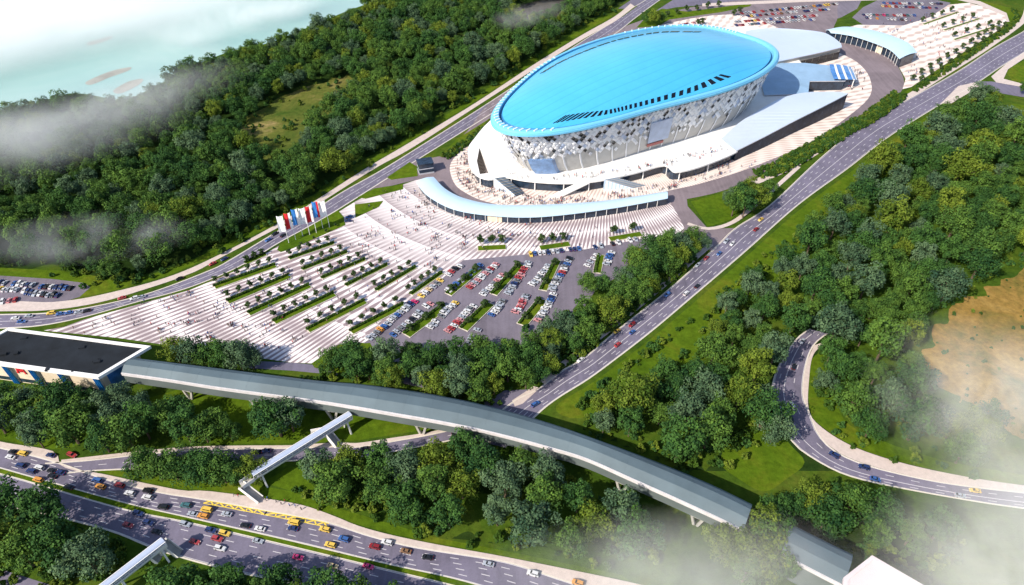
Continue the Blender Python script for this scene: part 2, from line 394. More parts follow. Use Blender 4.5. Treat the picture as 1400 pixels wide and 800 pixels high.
R4 = Road([(62, 634), (120, 630), (200, 621), (264, 616), (330, 614), (400, 613), (462, 611), (489, 612), (536, 604), (587, 595), (640, 583), (700, 568)],
          [(66, 650), (120, 644), (200, 640), (264, 635), (330, 633), (400, 630), (462, 627), (502, 624), (556, 614), (631, 599), (690, 585), (740, 566)])
R4w = Road([(84, 629), (120, 625), (200, 616), (264, 611), (330, 609.5), (400, 609), (462, 605), (489, 606), (536, 599), (587, 591), (640, 578)],
           [(84, 633), (120, 629), (200, 620), (264, 615), (330, 613.3), (400, 612.3), (462, 610.3), (489, 611.3), (536, 603.3), (587, 594.5), (640, 582)])
R5 = Road([(1131, 456), (1112, 472), (1101, 500), (1097, 540), (1108, 570), (1118, 594), (1142, 618), (1189, 638), (1270, 657), (1337, 667), (1400, 674), (1500, 684)],
          [(1108, 450), (1089, 464), (1066, 499), (1056, 530), (1059, 557), (1083, 604), (1128, 636), (1169, 653), (1236, 668), (1331, 685), (1400, 695), (1500, 707)])
R5w = Road([(1132, 466), (1112, 485), (1106, 520), (1106, 562), (1125, 586), (1169, 612), (1236, 634), (1320, 652), (1400, 664), (1500, 675)],
           [(1113, 472.5), (1102, 500), (1098, 540), (1109, 569.5), (1119, 593.5), (1143, 617), (1189.5, 637), (1270, 656), (1337, 666), (1400, 673), (1500, 683)][:0] or
           [(1113, 472.5), (1102, 500), (1098, 540), (1109, 569.5), (1119, 593.5), (1143, 617), (1190, 637), (1270, 656), (1337, 666), (1400, 673), (1500, 683)])
R6s = Road([(1340, 122), (1370, 128), (1400, 133), (1450, 140)], [(1330, 112), (1365, 112), (1400, 118), (1450, 122)])
for nm, r, z, mm in (('road', R1, .06, 'asphalt'), ('road', R2, .064, 'asphalt'), ('road', R3A, .06, 'asphalt'), ('road', R3B, .062, 'asphalt'), ('road', R4, .055, 'asphalt'), ('road', R5, .06, 'asphalt'), ('road', R6s, .057, 'asphalt'),
                     ('pavement', R1w, .15, 'walk'), ('pavement', R3w, .15, 'walk'), ('pavement', R4w, .15, 'walk'), ('pavement', R5w, .15, 'walk')):
    r.sheet(nm, z, M[mm])
mk = MB(); kb = MB()
def marks(r, z, solid, dash, edge=(.03, .97)):
    for f in edge: ribbon(mk, r.frac(f), .22, z)
    for f in solid: ribbon(mk, r.frac(f), .3, z)
    for f in dash: dashes(mk, r.frac(f), .26, z)
marks(R1, .10, (.5,), (.27, .73))
marks(R2, .104, (.52,), (.18, .35, .69, .85))
marks(R3A, .10, (), (.2, .4, .6, .8)); marks(R3B, .102, (), (.25, .5, .75))
marks(R4, .095, (), (.5,)); marks(R5, .10, (.62,), (.3, .82))
tag(mk.obj('road_markings', M['paint']), kind='structure')
# yellow zigzag of the bus stop along the lower road
zz = MB(); U = R3A.frac(.03); L = R3A.frac(.19)
d0 = U.near(G(287, 684)); d1 = U.near(G(452, 716)); n = 26
prev = None
for i in range(n + 1):
    d = d0 + (d1 - d0) * i / n
    p = (U if i % 2 else L).at((d if i % 2 else L.near(U.at(d))))
    if prev is not None: ribbon(zz, Line([prev, p], raw=True, per=1), .5, .112)
    prev = p
for ln in (U, L): ribbon(zz, ln, .3, .108, ln.near(U.at(d0)), ln.near(U.at(d1)))
tag(zz.obj('bus_stop_marking', M['yellow']), kind='structure')
# kerbs: real 12 cm steps along the carriageways
def kerb(r, f, w=.5, z=.17):
    ln = r.frac(f); n = int(ln.L / 4); A, B, A0, B0 = [], [], [], []
    for i in range(n + 1):
        d = ln.L * i / n; p = ln.at(d); t = ln.dir(d); q = Vector((-t.y, t.x, 0)) * w / 2
        A.append((p.x + q.x, p.y + q.y, z)); B.append((p.x - q.x, p.y - q.y, z)); A0.append((p.x + q.x, p.y + q.y, .0)); B0.append((p.x - q.x, p.y - q.y, 0))
    kb.grid([B0, B, A, A0])
for r in (R1, R2, R3A, R3B, R4, R5):
    kerb(r, -.012); kerb(r, 1.012)
tag(kb.obj('kerb', M['kerb']), kind='structure')
# median lawn of the lower dual carriageway
pa = R3A.frac(1.03); pb = R3B.frac(-.02); A = []; B = []
for i in range(81):
    p = pa.at(pa.L * i / 80); q = pb.at(pb.near(p)); A.append((p.x, p.y, .2)); B.append((q.x, q.y, .2))
mb = MB(); mb.grid([B, A]); tag(mb.obj('median_lawn', M['lawn']), kind='structure')
# verge along the avenue, lower road corner, footpaths
sheet('lawn', [(760, 556), (815, 520), (890, 463), (945, 417), (1020, 351), (1093, 287), (1162, 236), (1218, 193), (1287, 149), (1330, 150), (1262, 200), (1200, 250), (1140, 310), (1080, 365), (1030, 410), (990, 450), (965, 490), (930, 505), (850, 550), (790, 572)], .03, M['lawn'], smooth=4)
sheet('lawn', [(1000, 600), (1030, 588), (1058, 570), (1078, 605), (1100, 632), (1075, 655), (1045, 672), (1010, 655), (985, 632)], .03, M['lawn'], smooth=4)
sheet('lawn', [(1106, 500), (1125, 485), (1140, 540), (1160, 580), (1220, 608), (1300, 632), (1400, 650), (1400, 663), (1320, 651), (1236, 633), (1169, 611), (1126, 585), (1107, 560)], .034, M['lawn'], smooth=4)
sheet('lawn', [(-80, 372), (0, 366), (80, 370), (135, 378), (180, 384), (240, 366), (300, 338), (380, 296), (430, 268), (500, 222), (560, 188), (650, 132), (729, 80), (790, 42), (825, 20), (838, 22), (794, 47), (729, 87), (650, 139), (557, 195), (501, 228), (429, 274), (380, 304), (299, 347), (230, 377), (144, 400), (86, 410), (0, 416), (-80, 418)], .026, M['lawn'])
sheet('lawn', [(-80, 596), (0, 586), (60, 594), (110, 608), (90, 614), (72, 614), (0, 601), (-80, 584)], .026, M['lawn'])
sheet('lawn', [(95, 636), (150, 642), (245, 655), (330, 660), (400, 672), (440, 688), (520, 712), (600, 736), (700, 755), (850, 786), (860, 794), (700, 762), (604, 744), (536, 730), (489, 717), (452, 702), (400, 686), (288, 670), (244, 668), (144, 647)], .03, M['lawn'])
sheet('lawn', [(190, 548), (260, 528), (350, 545), (470, 566), (610, 590), (580, 588), (490, 602), (470, 604), (400, 606), (300, 607), (240, 600)], .028, M['lawn'])
sheet('lawn', [(360, 660), (392, 640), (440, 632), (425, 660), (440, 680), (400, 672)], .034, M['lawn'])
sheet('road', [(-90, 800), (-90, 772), (0, 778), (66, 799), (95, 815), (40, 830)], .06, M['asphalt'])
foot = Line([(1030, 250), (1060, 238), (1089, 224), (1150, 186), (1200, 154), (1244, 131), (1290, 102), (1340, 71), (1385, 40), (1400, 26), (1405, 10)])
mb = MB(); ribbon(mb, foot, 5.0, .16); tag(mb.obj('footpath', M['walk']), kind='structure')
foot2 = Line([(742, 524), (765, 502), (800, 476), (850, 437), (900, 396), (940, 362), (972, 334)])
mb = MB(); ribbon(mb, foot2, 3.0, .16); tag(mb.obj('footpath', M['walk']), kind='structure')
foot3 = Line([(940, 306), (968, 313), (1000, 305), (1030, 283), (1062, 255), (1092, 228)])
mb = MB(); ribbon(mb, foot3, 2.6, .164); tag(mb.obj('footpath', M['walk']), kind='structure')
# the slip road, traffic island and lawn at the far right
sheet('traffic_island', [(1310, 118), (1332, 113), (1340, 118), (1300, 142), (1286, 142)], .16, M['walk'])
sheet('footpath', [(1355, 105), (1375, 88), (1402, 70), (1450, 52), (1450, 60), (1402, 79), (1378, 95), (1372, 108), (1402, 116), (1402, 120), (1362, 113)], .15, M['walk'])
sheet('lawn', [(1376, 100), (1382, 92), (1405, 80), (1450, 62), (1450, 112), (1402, 114), (1384, 110)], .03, M['lawn'])
sheet('lawn', [(1362, 150), (1385, 142), (1450, 150), (1450, 200), (1400, 200), (1375, 195)], .03, M['lawn'])

# ------------------------------------------------------------------ plaza, lots, ring road
PLAZA = [(60, 452), (88, 447), (115, 437), (187, 417), (259, 397), (328, 368), (383, 335), (440, 304), (487, 275), (512, 262), (552, 252), (600, 236), (640, 250), (700, 285), (800, 296), (918, 266), (936, 312), (924, 322), (880, 327), (800, 342), (720, 349), (633, 357), (610, 378), (584, 400), (545, 436), (506, 468), (463, 471), (426, 497), (400, 496), (300, 482), (215, 470), (160, 462)]
sheet('plaza', PLAZA, .05, M['plaza'])
inner = [(655, 180), (632, 205), (619, 219), (615, 232), (622, 252), (637, 264), (660, 274.5), (700, 283), (761, 287), (840, 279), (914, 261), (960, 250.6), (1026, 229.7), (1101, 198), (1144, 171), (1187, 135), (1190, 110), (1176, 89), (1150, 74), (1100, 55), (1000, 20), (850, 50), (720, 120)]
outer = [(640, 178), (618, 202), (598, 228), (592, 246), (600, 262), (625, 280), (660, 291), (710, 298), (780, 299), (850, 290), (920, 276), (985, 262), (1035, 241), (1105, 203), (1150, 178), (1195, 155), (1228, 130), (1236, 112), (1228, 92), (1213, 75), (1172, 58), (1140, 44), (1145, 18), (1120, -8), (900, 20), (700, 120)]
sheet('ring_road', outer, .07, M['asphalt2'], smooth=5)
sheet('podium_paving', inner, .19, M['pave'], z0=0, smooth=5)
M['steps'] = M['plaza']
sheet('road', [(912, 270), (938, 262), (940, 282), (968, 313), (1004, 312), (975, 345), (952, 332), (905, 348), (880, 330), (924, 324), (936, 313), (928, 296)], .066, M['asphalt2'])
sheet('road', [(522, 247), (560, 222), (600, 214), (618, 215), (600, 240), (552, 250), (512, 260), (494, 270)], .068, M['asphalt2'])
LOT = [(633, 356), (720, 348), (800, 341), (875, 327), (935, 318), (948, 328), (905, 336), (872, 348), (842, 380), (815, 396), (796, 424), (780, 450), (745, 470), (690, 496), (600, 497), (549, 482), (509, 479), (496, 470), (545, 436), (584, 399)]
sheet('parking_lot', LOT, .058, M['lot'])
sheet('parking_lot', [(-90, 374), (0, 377), (72, 381.6), (115, 387), (123.6, 393), (109, 406), (83, 414), (0, 411), (-90, 416)], .05, M['lot'])
sheet('pavement', [(-90, 406), (0, 411), (60, 413.5), (84, 413), (60, 424), (0, 426), (-90, 428)], .146, M['walk'])
T1 = [(890, 38), (915, 28), (985, 18), (1030, 8), (1110, 1), (1180, -4), (1172, 12), (1150, 24), (1124, 32), (1060, 34), (1000, 44), (940, 44)]
T2 = [(1165, 24), (1180, 10), (1205, -2), (1260, -4), (1300, 4), (1290, 12), (1271, 24), (1235, 35), (1180, 34)]
sheet('parking_lot', T1, .058, M['lot']); sheet('parking_lot', T2, .06, M['lot'])
sheet('plaza', [(1172, 34), (1235, 35), (1271, 24), (1297, 6.5), (1325, 4), (1350, 11), (1375, 21), (1377, 28), (1367, 40), (1310, 76), (1246, 119), (1234, 122), (1238, 108), (1228, 90), (1200, 66), (1140, 43)], .085, M['pave'], smooth=0)
sheet('road', [(920, 0), (1000, -4), (1300, -14), (1300, -8), (1000, 4), (925, 10), (895, 16)], .05, M['asphalt'])
sheet('pavement', [(960, 5), (1100, -1), (1240, -6), (1300, -6), (1340, 2), (1376, 18), (1380, 30), (1376, 30), (1374, 22), (1335, 6), (1300, -2), (1100, 3), (960, 9)], .15, M['walk'])
sheet('road', [(845, 12), (880, -12), (905, -14), (870, 12)], .058, M['asphalt'])
sheet('pavement', [(700, 548), (730, 528), (738, 531), (715, 552), (704, 556)], .15, M['walk'])
sheet('road', [(330, 493), (400, 496), (458, 502), (462, 513), (400, 507), (330, 503)], .06, M['asphalt'])
sheet('road', [(520, 500), (560, 484), (572, 490), (540, 510), (600, 520), (600, 535), (540, 522)], .056, M['lot'])
# park drive below the viaduct roof by the avenue
sheet('road', [(660, 552), (690, 534), (735, 532), (720, 556), (690, 580)], .062, M['asphalt'])
sheet('lawn', [(426, 497), (463, 472), (506, 469), (512, 480), (545, 484), (510, 505), (470, 512), (430, 503)], .09, M['lawn'])
for px in ([(529, 243), (560, 222), (570, 228), (571, 241), (535, 246)], [(489, 270), (512, 258), (551, 252), (551, 259), (500, 272)], [(486, 298), (485, 280), (524, 275), (518, 283)], [(945, 276), (980, 266), (1020, 258), (1030, 272), (1000, 300), (968, 311)]):
    sheet('lawn', px, .22, M['lawn'], z0=0)
FL = [(379, 342), (383, 333), (462, 288), (470, 297), (472, 308), (400, 340), (384, 345)]
sheet('lawn', FL, .24, M['lawn'], z0=0)
sheet('lawn', [(640, 186), (660, 172), (676, 160), (680, 166), (655, 182), (615, 212), (602, 215)], .1, M['lawn'])
sheet('lawn', [(604, 212), (625, 190), (680, 156), (700, 145), (690, 158), (650, 180), (616, 212)], .13, M['lawn'])
for px in ([(870, 38), (885, 22), (905, 12), (940, 16), (1000, 8), (1030, 4), (1025, 9), (985, 17), (915, 27), (900, 36)], [(840, 22), (862, 8), (872, 8), (850, 24)], [(1300, 0), (1345, 2), (1385, 12), (1396, 24), (1384, 44), (1350, 70), (1290, 104), (1246, 130), (1236, 126), (1246, 120), (1310, 78), (1370, 40), (1380, 27), (1374, 18), (1340, 6)]):
    sheet('lawn', px, .1, M['lawn'])
sheet('lawn', [(985, 264), (1035, 243), (1105, 205), (1150, 180), (1195, 157), (1228, 132), (1238, 130), (1200, 150), (1150, 182), (1089, 220), (1030, 250), (1010, 268)], .1, M['lawn'])

# ================================================================== arena
ARENA = empty('ice_arena', 'huge oval ice arena with a glossy blue roof and mosaic facade inside the ring road', 'arena', (86, 450, 0))
ARENA.rotation_euler = (0, 0, 0)
def part(mb, name, mats, parent, smooth=False, label=None):
    """link as child keeping world coordinates"""
    o = mb.obj(name, mats, None, smooth)
    bpy.context.view_layer.update() if False else None
    p = Vector((0, 0, 0)); q = parent
    while q is not None: p += q.location; q = q.parent
    off = [Vector(v) - p for v in mb.v]
    o.data.vertices.foreach_set('co', [c for v in off for c in v]); o.data.update()
    o.parent = parent
    if label: o['label'] = label
    return o
RZ = 38.0
RIM = [(676, 160), (678, 174), (685, 184), (708, 188.5), (735, 187.5), (772, 182), (810, 174.5), (848, 165), (885, 155), (922, 145.5), (960, 135), (1010, 118), (1029, 111), (1055, 99), (1064, 88), (1062, 76), (1052, 66), (1029, 53), (1010, 46), (985, 41.5), (960, 39), (935, 38), (910, 39), (885, 41.5), (860, 45.5), (835, 52), (810, 60), (785, 70), (760, 82), (735, 96), (710, 112), (694, 128), (683, 144)]
AC = Vector((86.1, 450.0)); AN = R(-142.1); AX = (117.3, 55.7)
ca, sa = math.cos(AN), math.sin(AN)
def to_n(p):
    dx, dy = p[0] - AC.x, p[1] - AC.y
    return (dx * ca + dy * sa) / AX[0], (-dx * sa + dy * ca) / AX[1]
def from_n(a, b):
    x, y = a * AX[0], b * AX[1]
    return AC.x + x * ca - y * sa, AC.y + x * sa + y * ca
q = np.array([to_n(G(x, y, RZ)) for x, y in RIM]); ph = np.arctan2(q[:, 1], q[:, 0]); rr = np.hypot(q[:, 0], q[:, 1])
K = 4
Amat = np.column_stack([np.ones(len(ph))] + [f(k * ph) for k in range(1, K + 1) for f in (np.cos, np.sin)])
co = np.linalg.solve(Amat.T @ Amat + .02 * np.eye(2 * K + 1), Amat.T @ rr)
def rho(t): return co[0] + sum(co[2 * k - 1] * math.cos(k * t) + co[2 * k] * math.sin(k * t) for k in range(1, K + 1))
def RP(t, s, z):
    r = rho(t) * s; x, y = from_n(r * math.cos(t), r * math.sin(t)); return (x, y, z)
def phi_of(px, py, z):
    a, b = to_n(G(px, py, z)); return math.atan2(b, a), math.hypot(a, b)
NT = 192; TT = [2 * math.pi * i / NT for i in range(NT)]
def domez(s): return RZ + .3 + 14.0 * (1 - s * s) ** 1.0
m, nt, b = nodes('blue_metal_roof')
p = worldpos(nt)
tone = ramp(nt, noise(nt, .012, 3, .5, p), [(.25, (.06, .45, .82)), (.75, (.11, .58, .90))])
w0 = N(nt, 'ShaderNodeTexWave'); w0.inputs['Scale'].default_value = .055; w0.bands_direction = 'X'; w0.wave_profile = 'SAW'
mp0 = N(nt, 'ShaderNodeMapping'); mp0.inputs['Rotation'].default_value = (0, 0, R(52)); nt.links.new(p, mp0.inputs[0]); nt.links.new(mp0.outputs[0], w0.inputs['Vector'])
seam = ramp(nt, w0.outputs['Fac'], [(0, (1, 1, 1)), (.86, (.97, .98, .99)), (.9, (.80, .86, .90)), (1, (.80, .86, .90))])
streak = ramp(nt, noise(nt, .25, 6, .75, mp0.outputs[0]), [(.3, (.90, .93, .95)), (.65, (1, 1, 1))])
m1 = N(nt, 'ShaderNodeMix', data_type='RGBA', blend_type='MULTIPLY'); m1.inputs[0].default_value = 1; nt.links.new(tone, m1.inputs[6]); nt.links.new(seam, m1.inputs[7])
m2 = N(nt, 'ShaderNodeMix', data_type='RGBA', blend_type='MULTIPLY'); m2.inputs[0].default_value = 1; nt.links.new(m1.outputs[2], m2.inputs[6]); nt.links.new(streak, m2.inputs[7])
nt.links.new(m2.outputs[2], b.inputs['Base Color'])
b.inputs['Roughness'].default_value = .32; b.inputs['Metallic'].default_value = .15; b.inputs['Coat Weight'].default_value = .25; b.inputs['Coat Roughness'].default_value = .2
w = N(nt, 'ShaderNodeTexWave'); w.inputs['Scale'].default_value = .22; w.inputs['Distortion'].default_value = .0; w.bands_direction = 'DIAGONAL'; nt.links.new(p, w.inputs['Vector'])
bp = N(nt, 'ShaderNodeBump'); bp.inputs['Strength'].default_value = .10; nt.links.new(w.outputs['Fac'], bp.inputs['Height']); nt.links.new(bp.outputs[0], b.inputs['Normal'])
M['roofblue'] = m
M['rimblue'] = mat('pale_blue_rim', (.19, .57, .85), .35, .06, .05, .1)
M['rimwhite'] = mat('pale_rim_fin', (.62, .78, .88), .4, .05, .2)
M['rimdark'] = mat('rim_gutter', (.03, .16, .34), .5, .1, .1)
mb = MB(); rows = []
SS = [.001, .15, .3, .45, .58, .7, .8, .88, .935]
for s in SS: rows.append([RP(t, s, domez(s)) for t in TT])
mb.grid(rows, 0, True)
mb.f = [f[::-1] for f in mb.f]
roof = part(mb, 'roof', M['roofblue'], ARENA, True)
mb = MB()
zs = domez(.935)
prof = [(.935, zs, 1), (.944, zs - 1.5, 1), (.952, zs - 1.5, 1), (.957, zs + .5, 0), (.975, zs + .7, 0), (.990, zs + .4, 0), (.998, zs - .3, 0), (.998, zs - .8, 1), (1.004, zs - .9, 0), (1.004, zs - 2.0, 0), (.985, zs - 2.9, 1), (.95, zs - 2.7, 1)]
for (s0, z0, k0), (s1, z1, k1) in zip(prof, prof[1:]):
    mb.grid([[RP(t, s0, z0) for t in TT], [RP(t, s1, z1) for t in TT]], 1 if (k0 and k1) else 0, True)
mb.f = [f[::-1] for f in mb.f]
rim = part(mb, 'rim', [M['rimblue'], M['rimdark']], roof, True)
# saw-tooth fins along the western and northern rim
mb = MB()
t_a, _ = phi_of(690, 186, RZ); nfin = 120
for i in range(nfin):
    t = 2 * math.pi * i / nfin
    x, y, _z = RP(t, .958, 0); px, py, _ = PX(Vector((x, y, RZ)))
    if not (px < 760 or py < 50): continue
    x2, y2, _z = RP(t, .984, 0)
    mb = MB(); mb.bar((x, y, zs + .75), (x2, y2, zs + .75), .9, .7); part(mb, 'rim_fin', M['rimwhite'], roof)
# skylights
def surf(px, py):
    z = RZ + 2
    for _ in range(4):
        a, b_ = to_n(G(px, py, z)); t = math.atan2(b_, a); s = math.hypot(a, b_) / rho(t); z = domez(min(s, .94))
    return t, s
lowr = cr([Vector((x, y, 0)) for x, y in [(756, 168), (789, 160.5), (834, 152), (861, 145.5), (899, 136.5), (950, 121), (1003, 102.5)]], 20)
upr = cr([Vector((x, y, 0)) for x, y in [(773, 156), (803, 150), (834, 145), (861, 138), (899, 128), (950, 112.6), (988, 99)]], 20)
SKY = []
nsk = 30
for i in range(nsk):
    k0 = i / nsk; k1 = (i + .72) / nsk
    c4 = []
    for ln, k in ((lowr, k0), (lowr, k1), (upr, k1), (upr, k0)):
        v = ln[min(int(k * (len(ln) - 1)), len(ln) - 1)]; c4.append(surf(v.x, v.y))
    SKY.append(c4)
for c4 in SKY:
    mb = MB(); vs = [RP(t, s, domez(s) + .28) for t, s in c4] + [RP(t, s, domez(s) - .2) for t, s in c4]
    mb.add(vs, [(0, 1, 2, 3), (0, 4, 5, 1), (1, 5, 6, 2), (2, 6, 7, 3), (3, 7, 4, 0)])
    part(mb, 'skylight', M['black'], roof)
br = cr([Vector((x, y, 0)) for x, y in [(738, 101), (765, 85.5), (800, 70.5), (835, 58.5), (870, 50.5), (910, 45), (962, 44.5)]], 20)
for i in range(22):
    a = br[int(i / 22 * (len(br) - 1))]; c = br[int((i + .72) / 22 * (len(br) - 1))]
    (t0, s0), (t1, s1) = surf(a.x, a.y), surf(c.x, c.y)
    mb = MB(); q = [(t0, s0 + .0), (t1, s1), (t1, s1 - .035), (t0, s0 - .035)]
    vs = [RP(t, s, domez(s) + .3) for t, s in q] + [RP(t, s, domez(s) - .2) for t, s in q]
    mb.add(vs, [(0, 1, 2, 3), (0, 4, 5, 1), (1, 5, 6, 2), (2, 6, 7, 3), (3, 7, 4, 0)])
    part(mb, 'skylight', M['black'], roof)
# facade: bowl that leans outwards; lattice of tilted panels above, plain pale glazing with ribs below
ZB, ZT = 7.0, zs - 2.8
def fs(h): return .845 + .115 * h ** .75
def FP(t, h, o=0.0): return RP(t, fs(h) + o / 80.0, ZB + (ZT - ZB) * h)
m, nt, b = nodes('translucent_facade'); p = worldpos(nt)
nt.links.new(ramp(nt, noise(nt, .08, 4, .6, p), [(.3, (.36, .34, .32)), (.7, (.52, .50, .48))]), b.inputs['Base Color'])
b.inputs['Roughness'].default_value = .25; M['facade'] = m
mb = MB(); mb.grid([[FP(t, h, -.3) for t in TT] for h in (0, .15, .3, .45, .6, .75, .9, 1)], 0, True)
part(mb, 'facade', M['facade'], ARENA, True)
M['pan1'] = mat('white_facade_panel', (.76, .75, .77), .3, .06, .2); M['pan2'] = mat('silver_facade_panel', (.52, .53, .58), .25, .1, .2, .2); M['pan3'] = mat('blue_grey_facade_panel', (.38, .44, .58), .3, .15, .2, .1)
mb = MB(); nc = 190; nr = 12; pr = random.Random(5)
H0, H1 = .26, .995
for r in range(nr):
    for c in range(nc):
        dt = 2 * math.pi / nc; t = (c + .5 * (r % 2)) * dt; hh = (H1 - H0) / (nr + 1)
        h = H0 + hh * (r + 1)
        if r < 5 and pr.random() < .82 - .15 * r: continue
        k = pr.random(); dark = k > (.86 if r > 6 else .93)
        mi = 3 if dark else (0 if k < .56 else (1 if k < .78 else 2))
        q9 = .85 if dark else 1.0; cs = [(t, h - hh * q9), (t + dt * .5 * q9, h), (t, h + hh * q9), (t - dt * .5 * q9, h)]
        if dark: vs = [FP(a, min(max(b_, H0), 1), .5) for a, b_ in cs]
        else:
            vs = [FP(a, min(max(b_, H0), 1), pr.uniform(.0, .7)) for a, b_ in cs]
        ctr = sum((Vector(v) for v in vs), Vector()) / 4
        ctr = Vector(FP(t, min(h, 1), .1 if dark else pr.uniform(.3, 1.2)))
        mb.add(vs + [ctr], [(0, 1, 4), (1, 2, 4), (2, 3, 4), (3, 0, 4)], mi)
part(mb, 'facade_cladding', [M['pan1'], M['pan2'], M['pan3'], M['black']], ARENA)
for i in range(56):
    t = 2 * math.pi * i / 56; mb = MB()
    if PX(Vector(FP(t, .2)))[1] < 120: continue
    mb.grid([[FP(t - .006, h, .25) for h in (0, .2, .42)], [FP(t, h, .6) for h in (0, .2, .42)], [FP(t + .006, h, .25) for h in (0, .2, .42)]])
    part(mb, 'facade_rib', M['pan1'], ARENA)
def bay(name, p0, p1, h0, h1, mm, out, label=None, parent=ARENA):
    t0, _ = phi_of(*p0, ZB); t1, _ = phi_of(*p1, ZB)
    mb = MB(); n = 6; tt = [t0 + (t1 - t0) * i / n for i in range(n + 1)]
    hs = [h0 + (h1 - h0) * j / 4 for j in range(5)]
    mb.grid([[FP(t, h, out) for t in tt] for h in hs])
    mb.grid([[FP(t, hs[-1], out) for t in tt], [FP(t, hs[-1], -.5) for t in tt]])
    mb.grid([[FP(tt[0], h, out) for h in hs], [FP(tt[0], h, -.5) for h in hs]]); mb.grid([[FP(tt[-1], h, out) for h in hs], [FP(tt[-1], h, -.5) for h in hs]])
    return part(mb, name, mm, parent, False, label)
M['bayglass'] = mat('bay_glass', (.16, .27, .48), .2, .3, .3, 0, .5)
M['dullred'] = mat('faded_red_panel', (.40, .13, .12), .6, .1, .3)
bay('glass_bay', (745, 230), (768, 233), 0, .40, M['bayglass'], 1.6, 'blue glazed entrance bay')
bay('screen', (886, 219), (918, 209), .22, .72, M['pan3'], 2.0, 'blue grey advertising screen')
bay('banner', (886, 219), (912, 211), .12, .19, M['dullred'], 1.6, 'red banner below the screen')

# podium: white deck over a dark glazed storey
DZ = 7.0
DECK = [(648, 190), (640, 203), (641, 222), (650, 238), (668, 245), (690, 242), (720, 247), (760, 250), (796, 249.5), (830, 245), (870, 236), (909, 226), (924, 235), (960, 227), (1005, 209), (1012, 200), (1040, 178), (1080, 150), (1100, 128), (1104, 100), (1080, 70), (1030, 36), (860, 60), (720, 125), (670, 165)]
dk = [G(x, y, DZ) for x, y in DECK]
# stair cut-out on the western side is a real opening
CUT = [G(x, y, DZ) for x, y in [(655.5, 202), (673.5, 236), (656, 238), (652, 220)]]
dkc = [(p.x, p.y) for p in cr(dk, 4, True)]
mb = MB()
tri = tessellate_polygon([[Vector((*p, 0)) for p in dkc], [Vector((p.x, p.y, 0)) for p in CUT]])
allp = dkc + [(p.x, p.y) for p in CUT]
fs_ = []
for f in tri:
    a, b_, c = (allp[i] for i in f)
    fs_.append(tuple(f) if (b_[0] - a[0]) * (c[1] - a[1]) - (b_[1] - a[1]) * (c[0] - a[0]) > 0 else tuple(f)[::-1])
mb.add([(*p, DZ) for p in allp], fs_)
n = len(dkc)
for rr_, z0, z1 in ((1.0, DZ - .9, DZ),):
    mb.grid([[(*p, z0) for p in dkc], [(*p, z1) for p in dkc]], 0, True)
def shrink(pts, d):
    cx = sum(p[0] for p in pts) / len(pts); cy = sum(p[1] for p in pts) / len(pts); out = []
    for p in pts:
        v = Vector((p[0] - cx, p[1] - cy)); v *= (v.length - d) / v.length; out.append((cx + v.x, cy + v.y))
    return out
ins = shrink(dkc, 2.2)
mb.grid([[(*p, DZ - .9) for p in ins], [(*p, DZ - .9) for p in dkc]], 0, True)
for i in range(4):
    a, c = CUT[i], CUT[(i + 1) % 4]; mb.add([(a.x, a.y, DZ), (c.x, c.y, DZ), (c.x, c.y, 0.2), (a.x, a.y, .2)], [(0, 1, 2, 3)])
deck = part(mb, 'podium_deck', M['white'], ARENA)
mb = MB(); mb.grid([[(*p, .15) for p in ins], [(*p, DZ - .9) for p in ins]], 0, True)
part(mb, 'podium_glazing', M['glass'], deck)
sk = shrink(dkc, 1.2)
for i in range(1, len(ins), 4):
    p = sk[i]
    if PX(Vector((*p, 3)))[1] < 125: continue
    mb = MB(); mb.box(p, .6, .6, .15, DZ - .9); part(mb, 'podium_column', M['white'], deck)
# stairs and ramps down to the paving
def stair(name, top0, top1, bot0, bot1, mm, steps=14, mats=None):
    a0, a1 = G(*top0, DZ), G(*top1, DZ); b0, b1 = G(*bot0, .2), G(*bot1, .2); mb = MB()
    for i in range(steps):
        k0, k1 = i / steps, (i + 1) / steps; z = DZ - (DZ - .2) * k0 - .02
        p = [a0.lerp(b0, k0), a1.lerp(b1, k0), a1.lerp(b1, k1), a0.lerp(b0, k1)]
        mb.add([(v.x, v.y, z) for v in p] + [(v.x, v.y, .19) for v in p], [(0, 1, 2, 3), (0, 4, 5, 1), (1, 5, 6, 2), (2, 6, 7, 3), (3, 7, 4, 0), (3, 2, 1, 0)], i % 2 if mats else 0)
    return part(mb, name, mats or mm, deck)
M['bluestep'] = mat('pale_blue_stair', (.45, .58, .75), .5, .1, .5)
stair('staircase', (676, 244), (690, 242), (706, 269), (718, 265), None, 16, [M['bluestep'], M['white']])
stair('staircase', (826, 246), (843, 243), (866, 258), (884, 254), None, 16, [M['bluestep'], M['white']])
stair('staircase', (655, 203), (652, 218), (667, 246), (660, 248), M['pave'], 14)
a, c = G(806, 249.5, DZ), G(790, 249.5, DZ); b0, b1 = G(752, 268, .2), G(762, 271, .2)
mb = MB(); mb.add([c, a, b1, b0] + [Vector((v.x, v.y, v.z - .8)) for v in (c, a, b1, b0)], [(3, 2, 1, 0), (0, 1, 5, 4), (1, 2, 6, 5), (2, 3, 7, 6), (3, 0, 4, 7), (4, 5, 6, 7)])
part(mb, 'ramp', M['white'], deck)

